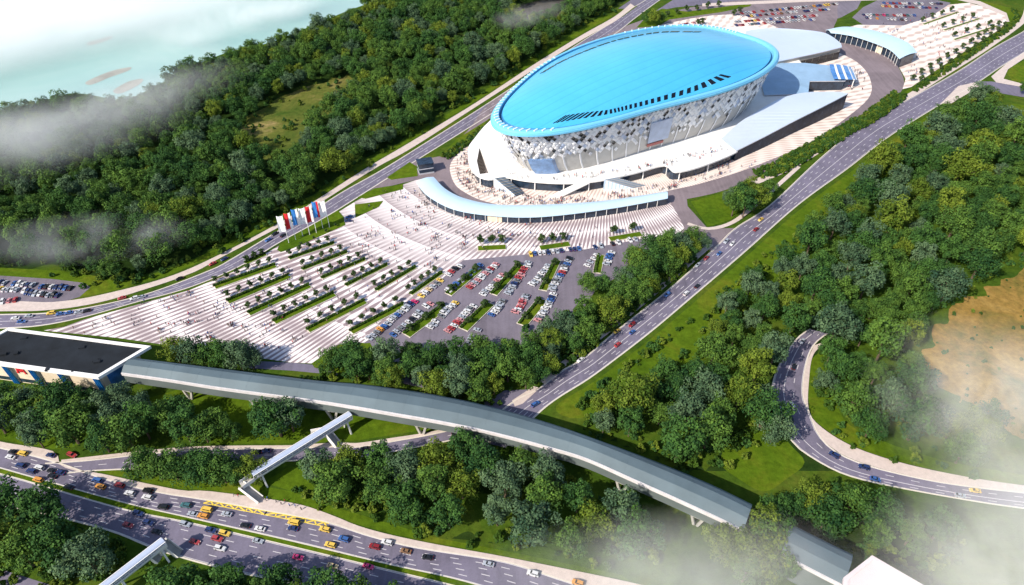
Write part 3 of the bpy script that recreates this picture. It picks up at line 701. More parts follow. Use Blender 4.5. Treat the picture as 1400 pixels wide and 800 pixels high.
# halls attached to the arena on its eastern side
def hall(name, roofpts, mroof, mwall, label, z0=0.1, lip=.6):
    pts = [G(x, y, z) for x, y, z in roofpts]; mb = MB()
    mb.prism([(p.x, p.y) for p in pts], None, [p.z for p in pts])
    rf = part(mb, name, mroof, ARENA, False, label)
    mb = MB(); n = len(pts); cx = sum((p for p in pts), Vector()) / n
    A = sum(pts[i].x * pts[(i + 1) % n].y - pts[(i + 1) % n].x * pts[i].y for i in range(n))
    for i in range(n):
        a, b_ = pts[i], pts[(i + 1) % n]
        mb.add([(a.x, a.y, a.z - lip), (b_.x, b_.y, b_.z - lip), (b_.x, b_.y, b_.z), (a.x, a.y, a.z)], [(0, 1, 2, 3)])
    part(mb, 'fascia', M['steel'], rf)
    mb = MB()
    ip = [p + (cx - p).normalized() * .8 for p in pts]
    for i in range(n):
        a, b_ = ip[i], ip[(i + 1) % n]; L = (b_ - a).length; k = max(1, int(L / 9))
        for j in range(k):
            u, v = a.lerp(b_, j / k), a.lerp(b_, (j + 1) / k)
            mb.add([(u.x, u.y, z0), (v.x, v.y, z0), (v.x, v.y, v.z - lip * .9), (u.x, u.y, u.z - lip * .9)], [(0, 1, 2, 3)])
    part(mb, 'wall', mwall, rf); return rf, pts
fr = cr([Vector((x, y, z)) for x, y, z in [(1006, 206.5, 7.6), (1045, 187, 9.2), (1085, 166, 10.6), (1125, 146, 11.6), (1160, 128, 12)]], 5)
bk = cr([Vector((x, y, z)) for x, y, z in [(1148, 125.5, 12.5), (1107, 126, 13), (1082, 130, 13), (1061, 137.5, 13), (1035, 152, 12), (1009, 169, 9.5), (986, 190, 7.6)]], 4)
m, nt, b = nodes('mullioned_glass'); p = worldpos(nt)
nt.links.new(ramp(nt, noise(nt, .25, 5, .75, p), [(.42, (.006, .014, .032)), (.58, (.014, .03, .06)), (.72, (.09, .12, .17))]), b.inputs['Base Color']); b.inputs['Roughness'].default_value = .35; b.inputs['Specular IOR Level'].default_value = .15; M['mullglass'] = m
hall('side_hall', [tuple(v) for v in fr] + [tuple(v) for v in bk], M['hallroof'], M['mullglass'], 'long wedge-shaped hall roof of silver metal over a dark glass wall')
M['beige'] = mat('beige_wall_panel', (.42, .38, .34), .7, .1, .2)
fr = cr([Vector((x, y, z)) for x, y, z in [(1063, 84, 10.5), (1090, 78.5, 10), (1120, 72, 9.8), (1151, 64.5, 9.5)]], 4)
bk = cr([Vector((x, y, z)) for x, y, z in [(1150, 59.5, 10), (1136, 49, 11.5), (1121, 43.5, 12.5), (1086, 39.8, 14), (1050, 38.5, 14.5), (1020, 42, 14.5)]], 4)
hall('side_hall', [tuple(v) for v in fr] + [tuple(v) for v in bk] + [(1015, 70, 13)], M['hallroof'], M['beige'], 'broad curved hall roof of white metal with a beige end wall')
mb = MB(); a, c = G(1084, 80.5, 9.8), G(1150, 65.5, 9.4); d_ = (c - a).normalized(); o_ = Vector((d_.y, -d_.x, 0)) * .35
for i in range(7):
    u, v = a.lerp(c, i / 7) + o_, a.lerp(c, (i + .94) / 7) + o_
    mb.add([(u.x, u.y, .2), (v.x, v.y, .2), (v.x, v.y, 6.4), (u.x, u.y, 6.4)], [(0, 1, 2, 3)])
part(mb, 'opening_shade', M['black'], ARENA)  # black strips on the wall paint in the shade of the hall's opening
hall('entrance_hall', [(1045, 130, 8), (1105, 128, 8), (1107, 111, 8.2), (1156, 110.5, 7.6), (1162, 99, 7.6), (1155, 90, 7.6), (1134, 89.5, 8.4), (1100, 86, 8.4), (1062, 86, 8.2), (1040, 110, 8)], M['terrace'], M['glass'], 'low blue grey connecting roof between the two halls')
rows = [[G(1134, 88, 9.4), G(1136, 98, 9.8), G(1140, 108, 9.4)], [G(1146, 88, 9.3), G(1149, 98, 9.8), G(1153, 108.5, 9.2)], [G(1158, 90, 8.2), G(1162, 99, 8.6), G(1166, 109, 8.0)], [G(1165, 92, 6.5), G(1169, 100, 6.8), G(1172, 109, 6.2)]]
mb = MB()
for i in range(12):
    k0, k1 = i / 4, (i + 1) / 4
    def rw(k):
        j = min(int(k), 2); f = k - j; return [rows[j][c].lerp(rows[j + 1][c], f) for c in range(3)]
    mb.grid([rw(k0), rw(k1)], 1 if i % 3 == 2 else 0)
part(mb, 'entrance_canopy', [M['blueglass'], M['white']], ARENA, False, 'blue glass canopy with white stripes')
for x, y in ((1150, 108), (1168, 108), (1150, 89), (1165, 92)):
    mb = MB(); p = G(x, y, 8); mb.tube((p.x, p.y, .1), (p.x, p.y, 7.8), .35, .35, 8); part(mb, 'canopy_column', M['white'], ARENA)

# ================================================================== curved pavilions
def pavilion(name, label, back, front, ze, bays, open_bay=None, beige=True):
    B = Line(back, ze); F = Line(front, ze)
    root = empty(name, label, 'pavilion', F.at(F.L / 2) * 1.0); root.location.z = 0
    n = 40; mb = MB(); rows = []
    for j in range(7):
        k = j / 6; rows.append([])
        for i in range(n + 1):
            a = B.at(B.L * i / n); c = F.at(F.L * i / n); p = a.lerp(c, k); rows[-1].append((p.x, p.y, ze + 1.7 * math.sin(math.pi * (k * .8 + .1)) - .5))
    mb.grid(rows)
    rows2 = [[(x, y, z - .35) for x, y, z in r] for r in rows]
    mb.grid([rows[0], rows2[0]]); mb.grid([rows2[-1], rows[-1]])
    mb.grid([[r[0] for r in rows], [r[0] for r in rows2]]); mb.grid([[r[-1] for r in rows2], [r[-1] for r in rows]])
    mb.grid(rows2[::-1])
    part(mb, 'roof', M['pavroof'], root, True)
    def wl(A, Bq, k): return [A.at(A.L * i / n).lerp(Bq.at(Bq.L * i / n), k) for i in range(n + 1)]
    gw = MB(); w = wl(F, B, .14); w2 = wl(B, F, .14)
    for ww in (w, w2[::-1]):
        gw.grid([[(p.x, p.y, .1) for p in ww], [(p.x, p.y, ze - .2) for p in ww]])
    gw.add([(w[0].x, w[0].y, .1), (w2[0].x, w2[0].y, .1), (w2[0].x, w2[0].y, ze), (w[0].x, w[0].y, ze)], [(0, 1, 2, 3)])
    gw.add([(w[-1].x, w[-1].y, .1), (w2[-1].x, w2[-1].y, .1), (w2[-1].x, w2[-1].y, ze), (w[-1].x, w[-1].y, ze)], [(3, 2, 1, 0)])
    part(gw, 'glazing', M['glass'], root)
    for i in range(1, bays):
        k = i / bays; a = F.at(F.L * k).lerp(B.at(B.L * k), .05); mb = MB(); mb.tube((a.x, a.y, .1), (a.x, a.y, ze - .3), .15, .15, 6)
        part(mb, 'column', M['white'], root)
    if open_bay:
        o = wl(F, B, .125); i0, i1 = open_bay; mb = MB()
        mb.grid([[(p.x, p.y, .15) for p in o[i0:i1]], [(p.x, p.y, ze - 1.0) for p in o[i0:i1]]]); part(mb, 'entrance_wall', M['cream'], root)
    return root
pavilion('curved_pavilion', 'long crescent pavilion with a pale blue roof and glass front on the striped plaza', [(593, 242), (610, 259), (638, 272), (684, 280), (761, 279), (833, 273.5), (912, 261.5)],
         [(569, 249), (584, 267), (617, 285), (660, 293.5), (718, 297), (776, 293), (848, 283), (913, 271)], 5.2, 26, (14, 17))
pavilion('curved_pavilion', 'short crescent pavilion with a pale blue roof beside the far parking lot', [(1254, 72), (1240, 57.5), (1201, 43), (1158, 36.5), (1129, 41)][::-1],
         [(1230, 80.5), (1213, 66), (1172, 51), (1150, 46.5), (1136, 45)][::-1], 8.0, 16, (22, 26))

# ================================================================== metro station, covered bridge
SZ = 14.0
p1, p2, p3 = G(11.5, 448, SZ), G(206, 473, SZ), G(134, 516, SZ)
p4 = p1 + (p3 - p2)
STN = empty('metro_station', 'metro station hall with a black flat roof, white parapet and blue pylons beside the plaza', 'station', ((p1 + p3) / 2 * 1.0)); STN.location.z = 0
ex = (p1 - p2).normalized(); ey = (p3 - p2).normalized()
def sq(i): return [p2 + ex * i + ey * i, p1 - ex * i + ey * i, p4 - ex * i - ey * i, p3 + ex * i - ey * i]
def ring_prism(mb, o, i, z0, z1):
    A = [(p.x, p.y) for p in o]; B = [(p.x, p.y) for p in i]
    mb.grid([[(*p, z1) for p in A], [(*p, z1) for p in B]], 0, True); mb.grid([[(*p, z0) for p in A], [(*p, z1) for p in A]], 0, True)
    mb.grid([[(*p, z1) for p in B], [(*p, z0 + .2) for p in B]], 0, True); mb.grid([[(*p, z0) for p in B], [(*p, z0) for p in A]], 0, True)
mb = MB(); ring_prism(mb, sq(0), sq(1.7), SZ - 1.4, SZ); part(mb, 'parapet', M['white'], STN)
mb = MB(); mb.prism([(p.x, p.y) for p in sq(1.6)], SZ - 1.2, SZ - .5); fr_ = part(mb, 'roof', M['felt'], STN)
r3 = random.Random(3)
for k in range(9):
    mb = MB(); c = p1.lerp(p2, r3.uniform(.15, .85)) + ey * r3.uniform(5, 24); mb.box((c.x, c.y), r3.uniform(.8, 3), r3.uniform(.8, 2), SZ - .5, SZ + r3.uniform(-.1, .5), .2); part(mb, 'roof_vent', M['felt'], fr_)
I = sq(3.2); mb = MB()
mb.prism([(p.x, p.y) for p in I], .0, SZ - 1.3); part(mb, 'wall', M['cream'], STN)
fdir = (I[3] - I[2]).normalized(); Lf = (I[3] - I[2]).length
for f in (.02, .30, .5, .72, .985):
    c = I[2] + fdir * Lf * f + ey * .7; mb = MB()
    for k in range(3):
        q_ = c + fdir * (k - 1) * 1.0
        mb.bar((q_.x + ey.x * .2, q_.y + ey.y * .2, .1), (q_.x + ey.x * 1.0, q_.y + ey.y * 1.0, SZ - 1.35), .62, .6)
    part(mb, 'pylon', M['fin'], STN)
mb = MB(); a, c = I[3] - ex * .15 - ey * 2, I[0] - ex * .15 + ey * 2
mb.add([(a.x, a.y, .3), (c.x, c.y, .3), (c.x, c.y, SZ - 2), (a.x, a.y, SZ - 2)], [(0, 1, 2, 3)])
part(mb, 'glass_front', M['blueglass'], STN)
for f0, f1 in ((.03, .3), (.32, .5), (.52, .71), (.74, .97)):
    mb = MB(); a = I[2] + fdir * Lf * f0 + ey * .12; c = I[2] + fdir * Lf * f1 + ey * .12
    mb.add([(a.x, a.y, .6), (c.x, c.y, .6), (c.x, c.y, 2.8), (a.x, a.y, 2.8)], [(0, 1, 2, 3)]); part(mb, 'window', M['glass'], STN)
# red emblem on the cream front
c = None
for f in [i / 400 for i in range(400)]:
    v = I[2] + fdir * Lf * f; px, py, _ = PX(Vector((v.x, v.y, 8)))
    if px >= 29: c = v; break
mb = MB(); o_ = ey * .3
def EP(u, z): v = c + fdir * u + o_; return (v.x, v.y, z)
for (u0, z0), (u1, z1) in (((-1.9, 6.4), (-1.1, 10.2)), ((-1.1, 10.2), (0, 7.4)), ((0, 7.4), (1.1, 10.2)), ((1.1, 10.2), (1.9, 6.4))):
    mb.bar(EP(u0, z0), EP(u1, z1), .25, .75)
part(mb, 'emblem', M['red'], STN)

BR = empty('covered_bridge', 'long curving covered metro bridge with a grey sheet roof crossing above the woods', 'bridge', G(640, 575))
ridge_z, eave_z = 15.0, 12.2
near_px = [(166, 510), (230, 519), (300, 530), (430, 547.5), (490, 557), (545, 566.5), (595, 575), (648, 585.5), (700, 598), (750, 611.5), (801, 627), (869, 657), (936, 687), (1010, 722), (1080, 763), (1153, 801)]
far_px = [(186, 490), (232, 495.5), (310, 505), (431, 520), (490, 525), (545, 532), (598, 540.5), (650, 551), (700, 563.5), (748, 577.5), (794, 593), (889, 628), (970, 661.5), (1037, 694), (1108, 730), (1192, 771)]
NL, FLn = Line(near_px, eave_z), Line(far_px, eave_z)
nb = 130; secs = []
last = 0
for i in range(nb + 1):
    a = NL.at(NL.L * i / nb); d = max(FLn.near(a), last); last = d; f = FLn.at(d); secs.append((a, f))
secs_full = secs
ncut = next(i for i, (a, f) in enumerate(secs) if PX((a + f) / 2)[0] > 1026); nlink = next(i for i, (a, f) in enumerate(secs) if PX((a + f) / 2)[0] > 1073)
secs = secs_full[:ncut]; nb = len(secs) - 1
mb = MB(); rows = [[], [], [], [], []]
for a, f in secs:
    for r_, k, z in ((0, 0, eave_z), (1, .3, ridge_z - .4), (2, .62, ridge_z), (3, .85, ridge_z - 1.2), (4, 1, eave_z)):
        p = a.lerp(f, k); rows[r_].append((p.x, p.y, z))
mb.grid(rows[::-1]); mb.f = [f[::-1] for f in mb.f]
# raised seams every few metres
for i in range(0, nb, 5):
    for r_ in range(4):
        a, f = Vector(rows[r_][i]), Vector(rows[r_ + 1][i]); mb.bar(a, f, .10, .07)
secs_all, rows_all = secs, rows
part(mb, 'roof', M['bridge_roof'], BR)
def wall_strip(mb, k, z0, z1, k2=None, rev=False):
    A = []; B = []
    for a, f in secs:
        p = a.lerp(f, k); q_ = a.lerp(f, k if k2 is None else k2); A.append((p.x, p.y, z0)); B.append((q_.x, q_.y, z1))
    mb.grid([A, B] if not rev else [B, A])
mb = MB(); wall_strip(mb, -.03, eave_z - 1.3, eave_z + .15); wall_strip(mb, -.03, eave_z + .15, eave_z + .15, .02); wall_strip(mb, .02, eave_z - 1.3, eave_z - 1.3, -.03)
part(mb, 'gutter', M['bridge_band'], BR)
mb = MB(); wall_strip(mb, .03, 6.2, eave_z - .9); wall_strip(mb, .97, 6.2, eave_z - .2, rev=True); wall_strip(mb, .97, 6.2, 6.2, .03)
part(mb, 'side_wall', M['bridge_side'], BR)
for px in (255, 350, 455, 570, 660, 748, 850, 950):
    best = min(secs, key=lambda s: abs(PX(Vector((s[0].x, s[0].y, 6)))[0] - px)); mb = MB()
    a, f = best
    for k in (.15, .85):
        p = a.lerp(f, k); d = (f - a).normalized(); tt = Vector((-d.y, d.x, 0))
        for s in (-1, 1): mb.bar((p.x + tt.x * s * .6, p.y + tt.y * s * .6, 0), (p.x + tt.x * s * 2.2, p.y + tt.y * s * 2.2, 5.6), .9, .9)
    p0, p1_ = a.lerp(f, .06), a.lerp(f, .94); mb.bar((p0.x, p0.y, 5.85), (p1_.x, p1_.y, 5.85), 4.6, .66)
    part(mb, 'pier', M['concrete'], BR)
# gable wall closes the bridge where it meets the wood
a, f = secs[-1]; d_ = (f - a).normalized(); mb = MB(); ks = ((.03, 6.2), (.03, 12.0), (.3, ridge_z - .5), (.62, ridge_z - .1), (.85, ridge_z - 1.3), (.97, 12.0), (.97, 6.2))
pts_ = [a.lerp(f, k) for k, z in ks]; mb.add([(p.x, p.y, z) for p, (k, z) in zip(pts_, ks)], [tuple(range(7))]); part(mb, 'end_wall', M['bridge_side'], BR)
LK = empty('link_building', 'separate low grey roofed link building running into the pale pink station block', 'building', (secs_full[-1][0] + secs_full[-1][1]) / 2); LK.location.z = 0
sl = secs_full[nlink:]; mb = MB(); rows = [[] for _ in range(5)]
for a, f in sl:
    for r_, k, z in ((0, 0, eave_z), (1, .3, ridge_z - .4), (2, .62, ridge_z), (3, .85, ridge_z - 1.2), (4, 1, eave_z)):
        p = a.lerp(f, k); rows[r_].append((p.x, p.y, z))
mb.grid(rows[::-1]); mb.f = [f[::-1] for f in mb.f]; part(mb, 'roof', M['bridge_roof'], LK)
mb = MB(); mb.grid([[(*a.lerp(f, .03).xy, 0) for a, f in sl], [(*a.lerp(f, .03).xy, eave_z - .2) for a, f in sl]]); mb.grid([[(*a.lerp(f, .97).xy, 0) for a, f in sl], [(*a.lerp(f, .97).xy, eave_z - .2) for a, f in sl]])
a, f = sl[0]; pts_ = [a.lerp(f, k) for k, z in ks]; mb.add([(p.x, p.y, z if z > 7 else 0) for p, (k, z) in zip(pts_, ks)], [tuple(range(7))[::-1]]); part(mb, 'wall', M['bridge_side'], LK)
mb = MB(); mb.grid([[(*a.lerp(f, -.03).xy, eave_z - 1.2) for a, f in sl], [(*a.lerp(f, -.03).xy, eave_z + .15) for a, f in sl]]); mb.grid([[(*a.lerp(f, -.03).xy, eave_z + .15) for a, f in sl], [(*a.lerp(f, .02).xy, eave_z + .15) for a, f in sl]]); part(mb, 'gutter', M['bridge_band'], LK)
# pale roofed pavilion at the bridge's lower end
PK = [(1153, 790), (1192, 759.5), (1262, 800), (1300, 830), (1230, 870), (1150, 842)]
pk = [G(x, y, 14) for x, y in PK]
PS = empty('station_entrance', 'pale pink flat roofed station block at the lower end of the covered bridge', 'station', (pk[0] + pk[2]) / 2); PS.location.z = 0
def inset(pts, d):
    cx = sum(pts, Vector()) / len(pts); return [p + (cx - p).normalized() * d for p in pts]
mb = MB(); ring_prism(mb, pk, inset(pk, 1.6), 12.8, 14.2); part(mb, 'parapet', M['pinkroof'], PS)
mb = MB(); mb.prism([(p.x, p.y) for p in inset(pk, 1.5)], 13, 13.7); part(mb, 'roof', M['pinkroof'], PS)
mb = MB(); mb.prism([(p.x, p.y) for p in inset(pk, 1.2)], 0, 13); part(mb, 'wall', M['cream'], PS)

# ================================================================== pedestrian bridges
def footbridge(label, pa_, pb_, z, stairs, group, piers, stub=None, width=2.5):
    a, b_ = G(*pa_, z), G(*pb_, z); root = empty('footbridge', label, 'footbridge', (a + b_) / 2, group=group); root.location.z = 0
    d = (b_ - a).normalized(); sd = Vector((-d.y, d.x, 0))
    mb = MB(); mb.bar(a - Vector((0, 0, .3)), b_ - Vector((0, 0, .3)), width, .6); part(mb, 'deck', M['steel'], root)
    mb = MB(); L = (b_ - a).length; n = int(L / 2.6)
    for s in (-1, 1):
        o = sd * (s * width / 2)
        mb.bar(a + o + Vector((0, 0, 1.3)), b_ + o + Vector((0, 0, 1.3)), .18, .18); mb.bar(a + o + Vector((0, 0, .1)), b_ + o + Vector((0, 0, .1)), .15, .5)
        for i in range(n + 1):
            p = a.lerp(b_, i / n) + o; mb.bar(p, p + Vector((0, 0, 2.2)), .14, .14)
        mb.bar(a + o + Vector((0, 0, 2.2)), b_ + o + Vector((0, 0, 2.2)), .3, .26)
    part(mb, 'railing', M['white'], root)
    mb = MB(); rows = []
    for k in range(7):
        an = math.pi * (k / 6); rows.append([tuple(p + sd * (math.cos(an) * width / 2) + Vector((0, 0, 2.2 + .5 * math.sin(an)))) for p in (a.lerp(b_, i / 30) for i in range(31))])
    mb.grid(rows); part(mb, 'glass_roof', M['fbroof'], root, True)
    for p in piers:
        v = a.lerp(b_, p); mb = MB()
        for s in (-1, 1):
            mb.bar((v.x + sd.x * s * 2.4, v.y + sd.y * s * 2.4, 0), (v.x + sd.x * s * .8, v.y + sd.y * s * .8, z - .6), .6, .6)
        mb.bar(v + sd * 1.4 - Vector((0, 0, .9)), v - sd * 1.4 - Vector((0, 0, .9)), .6, .5)
        part(mb, 'pier', M['white'], root)
    for (s0, s1, z0, z1) in stairs:
        p, q_ = G(*s0, z0), G(*s1, z1); mb = MB(); n = max(1, int(abs(z0 - z1) / .3)); dd = (q_ - p); L2 = Vector((dd.x, dd.y, 0)).length; t = Vector((dd.x, dd.y, 0)).normalized(); s_ = Vector((-t.y, t.x, 0))
        for i in range(n):
            v = p.lerp(q_, (i + .5) / n); mb.box((v.x, v.y), L2 / n + .05, 2.6, v.z - .5, v.z, math.atan2(t.y, t.x))
        st = part(mb, 'staircase', M['concrete'], root)
        mb = MB()
        for s in (-1, 1): mb.add([p + s_ * 1.4 * s - Vector((0, 0, .5)), q_ + s_ * 1.4 * s - Vector((0, 0, .4)), q_ + s_ * 1.4 * s + Vector((0, 0, 1.2)), p + s_ * 1.4 * s + Vector((0, 0, 1.2))], [(0, 1, 2, 3), (3, 2, 1, 0)][:1])
        for s in (-1, 1): mb.bar(p + s_ * 1.45 * s + Vector((0, 0, .35)), q_ + s_ * 1.45 * s + Vector((0, 0, .35)), .12, 1.7)
        part(mb, 'balustrade', M['white'], st)
    return root
M['fbroof'] = mat('pale_polycarbonate', (.46, .52, .66), .25, .05, .5, .1)
footbridge('white footbridge with glass roof spanning from the covered bridge to the bus stop', (480, 570), (346, 653), 6.5,
           [((346, 653), (330, 664), 6.5, 6.2), ((330, 664), (356, 684), 6.2, .2), ((446, 590), (425, 594), 6.5, 6.3), ((448, 592), (462, 609), 6.3, .2)], 'footbridges', (.06, .48, .93))
footbridge('white footbridge with glass roof cut off by the bottom edge below the wider carriageway', (226, 743), (120, 825), 6.5,
           [((226, 743), (206, 757), 6.5, 6.3), ((224, 742), (246, 758), 6.3, .2), ((206, 757), (218, 766), 6.3, 3.0)], 'footbridges', (.08, .6))

# ================================================================== flags, kiosk
FLAGS = [(395, 332, 'W', 'white banner flag on a white pole, nearest the lower end of the flag lawn'), (404.5, 328, 'R', 'red banner flag between the end white flag and a blue flag'), (414, 322.5, 'B', 'blue banner flag between a red flag and the middle white flag'),
         (423.6, 321, 'W', 'white banner flag in the middle of the flag row'), (432.8, 318.5, 'R', 'red banner flag just uphill of the middle white flag'), (441.5, 312, 'B', 'blue and red banner flag next to the white flag at the upper end'), (450.6, 311, 'W', 'white banner flag on a white pole at the upper end of the flag lawn')]
for px, py, c, lab in FLAGS:
    p = G(px, py, .24); root = empty('flagpole', lab, 'flag', p, group='banner flags on the lawn beside the highway')
    mb = MB(); mb.tube((p.x, p.y, .24), (p.x, p.y, 18.0), .16, .10, 8); mb.tube((p.x, p.y, 18), (p.x, p.y, 18.3), .2, .05, 8); part(mb, 'pole', M['white'], root)
    mb = MB(); n = 10; w = 3.4; rows = []
    for j in range(9):
        z = 17.6 - 10.0 * j / 8; rows.append([(p.x - .15 - w * i / n, p.y + .5 * math.sin(i * .8 + j * .45) * i / n, z - .04 * i) for i in range(n + 1)])
    cm = {'W': 'whitecloth', 'R': 'red', 'B': 'bluecloth'}[c]
    mb.grid(rows); edge = 'red' if lab.startswith('blue and red') else 'whitecloth'
    for k in range(len(mb.f)):
        if k % n < (3 if c != 'W' else 0) : mb.mi[k] = 1
    part(mb, 'flag', [M[cm], M[edge]], root, True)
p = G(582, 234); K0 = empty('gatehouse', 'small dark glazed gatehouse at the entrance of the ring road', 'gatehouse', p)
mb = MB(); mb.box((p.x, p.y), 9, 7, 0, 6.6, .3); part(mb, 'wall', M['glass'], K0)
mb = MB(); mb.box((p.x, p.y), 9.8, 7.8, 6.6, 7.2, .3); part(mb, 'roof', M['glass'], K0)
mb = MB(); mb.box((p.x, p.y), 9.4, 7.4, 0, .9, .3); mb.box((p.x, p.y), 9.2, 7.2, 3.3, 3.8, .3); part(mb, 'sill', M['steel'], K0)

# ================================================================== vegetation
def leaf_mesh(name, seed, mats, r=6.0, h=9.0, z0=3.6, nclump=36, per=88, leaf=.52, trunk=True, trunkh=5.5, flat=0.0):
    """tapered trunk with limbs and a crown of leaf faces grouped in clumps; returns (trunk mesh, crown mesh)"""
    g = random.Random(seed); cm = MB(); tone = []
    cl = []
    for i in range(nclump):
        u = g.random() ** .38; th = g.uniform(0, 2 * math.pi); zz = g.uniform(-.75, 1)
        rr_ = math.sqrt(max(0, 1 - zz * zz)) * (1 if zz > -.2 else .9)
        cl.append((Vector((r * .80 * u * rr_ * math.cos(th) * g.uniform(.8, 1.15), r * .80 * u * rr_ * math.sin(th) * g.uniform(.8, 1.15), z0 + h * .42 + h * .42 * u * zz)), r * g.uniform(.20, .36), g.random()))
    for c, cr_, tn in cl:
        for k in range(per):
            d = Vector((g.gauss(0, 1), g.gauss(0, 1), g.gauss(0, 1) + .35)).normalized()
            p = c + d * cr_ * g.uniform(.62, 1.05); p.z = max(p.z, z0 * .7)
            nn = (d + Vector((g.gauss(0, .45), g.gauss(0, .45), g.gauss(0, .45) + .25))).normalized()
            x = nn.orthogonal().normalized(); x.rotate(Matrix.Rotation(g.uniform(0, 6.3), 3, nn)); y = nn.cross(x)
            s = leaf * g.uniform(.6, 1.25)
            cm.add([p - x * s * .5 - y * s * .32, p + x * s * .05 - y * s * .5, p + x * s * .55 + y * s * .08, p + x * s * .0 + y * s * .5], [(0, 1, 2, 3)])
            tone.append(min(1, max(0, tn * .6 + g.random() * .4)))
    me = cm.mesh(name, mats)
    at = me.attributes.new('tone', 'FLOAT', 'FACE'); at.data.foreach_set('value', tone)
    tm = None
    if trunk:
        t = MB(); t.tube((0, 0, -.3), (.1, 0, trunkh), r * .062, r * .04, 7)
        for k in range(5):
            c = cl[g.randrange(len(cl))][0]; t.tube((.1, 0, trunkh * g.uniform(.55, .95)), c, r * .028, r * .012, 5)
        tm = t.mesh(name + '_trunk', M['bark'])
    return tm, me
SHAPES = [dict(r=6.2, h=10.0, z0=3.0), dict(r=5.2, h=11.5, z0=3.2), dict(r=7.0, h=9.6, z0=2.8, nclump=40)]
PROTO = []           # (tone name, shape index, trunk mesh, crown mesh)
for si, shp in enumerate(SHAPES):
    tm, cmesh = leaf_mesh('broadleaf_crown', 11 + si, TONES[0][1], **shp)
    for ti, (tn, lm) in enumerate(TONES):
        c2 = cmesh if ti == 0 else cmesh.copy()
        c2.materials[0] = lm
        PROTO.append((tn, si, tm, c2))
def pick(g):
    return g.choices(range(4), (.34, .36, .12, .18))[0]
# where trees stand: scattered inside the surveyed woods
ALL = []; TS = 1.34; ZS = {'avenue wood': 1.12, 'station wood': 1.2, 'corner wood': 1.22, 'bottom wood': 1.12, 'bridge wood': 1.08, 'ring wood': 1.25, 'parking wood': 1.08, 'plaza corner wood': 1.2}
CLEAR = [(d, ) for d in DRY]
def scatter(poly, dmin, zone, seed, holes=(), tries=9000, smin=.72, smax=1.15):
    g = random.Random(seed); w = [G(*p) for p in poly]
    x0, x1 = min(p.x for p in w), max(p.x for p in w); y0, y1 = min(p.y for p in w), max(p.y for p in w)
    cell = {}; wp = [(p.x, p.y) for p in w]; hp = [[(G(*p).x, G(*p).y) for p in h] for h in holes]
    for _ in range(tries):
        x, y = g.uniform(x0, x1), g.uniform(y0, y1)
        if not inpoly(x, y, wp) or any(inpoly(x, y, h) for h in hp): continue
        s = g.uniform(smin, smax); dm = dmin * s
        k = (int(x // 8), int(y // 8)); ok = True
        for i in range(-2, 3):
            for j in range(-2, 3):
                for (a, b_, s2) in cell.get((k[0] + i, k[1] + j), ()):
                    if (a - x) ** 2 + (b_ - y) ** 2 < (dmin * (s + s2) / 2) ** 2: ok = False; break
                if not ok: break
            if not ok: break
        if not ok: continue
        cell.setdefault(k, []).append((x, y, s)); ALL.append([x, y, s * TS * ZS.get(zone, 1.0), pick(g), g.randrange(3), g.uniform(0, 6.28), zone])
scatter(F1, 10.0, 'far', 1, DRY + [[(685, 24), (730, 4), (785, 0), (775, 18), (725, 34)], [(765, 60), (790, 44), (800, 40), (790, 52)]], 26000, .6, 1.2)
F2far = [p for p in F2]
scatter(F2, 11.2, 'avenue wood', 2, [[(1362, 150), (1390, 140), (1450, 150), (1450, 205), (1400, 205), (1372, 195)], [(1300, 262), (1330, 240), (1345, 250), (1318, 275)]], 14000, .62, 1.3)
scatter(F3, 10.6, 'bridge wood', 3, (), 3000, .8, 1.1)
scatter(F4, 10.6, 'corner wood', 4, (), 2500, .85, 1.15)
scatter(F5, 10.6, 'bottom wood', 5, (), 3000, .8, 1.1)
scatter(F9, 10.4, 'loop wood', 6, (), 2500, .8, 1.1)
scatter(F7, 9.4, 'parking wood', 8, [LOT[:8] + [(880, 356), (850, 378), (815, 396), (796, 424), (780, 450), (745, 470), (690, 492), (600, 492), (500, 470)]], 3000, .62, .95)
def T(zone, lst):
    g = random.Random(hash(len(lst)) + len(zone))
    for e in lst:
        x, y, s = e[:3]; p = G(x, y); s *= ZS.get(zone, 1.0); ALL.append([p.x, p.y, s * TS, pick(g) if len(e) < 4 else e[3], g.randrange(3), g.uniform(0, 6.28), zone])
T('station wood', [(8, 592, .85), (32, 580, .8), (55, 600, .75), (82, 592, .9), (108, 606, .95), (75, 575, .7), (128, 622, .9), (150, 618, .8), (160, 590, .75, 3), (182, 612, .9), (205, 600, .95), (222, 622, .8), (232, 588, .8), (262, 606, .9), (285, 604, .8), (170, 560, .7, 3), (195, 575, .7), (120, 585, .8), (303, 592, .65), (15, 564, .8), (70, 562, .8), (98, 565, .85), (146, 569, .7, 3), (124, 559, .6), (45, 568, .75), (252, 580, .75), (318, 602, .6), (60, 612, .7),
                   (140, 645, .75), (165, 650, .6), (205, 652, .75), (222, 655, .7), (245, 655, .8), (272, 656, .75), (292, 658, .8), (310, 660, .75), (330, 660, .6), (348, 655, .65), (190, 648, .6), (120, 640, .6), (366, 590, .8), (385, 596, 1.0), (402, 590, .85), (418, 580, .6)])
T('plaza corner wood', [(246, 496, .72), (266, 499, .8), (283, 503, .7), (310, 504, .78), (332, 506, .85), (348, 505, .6), (300, 494, .6)])
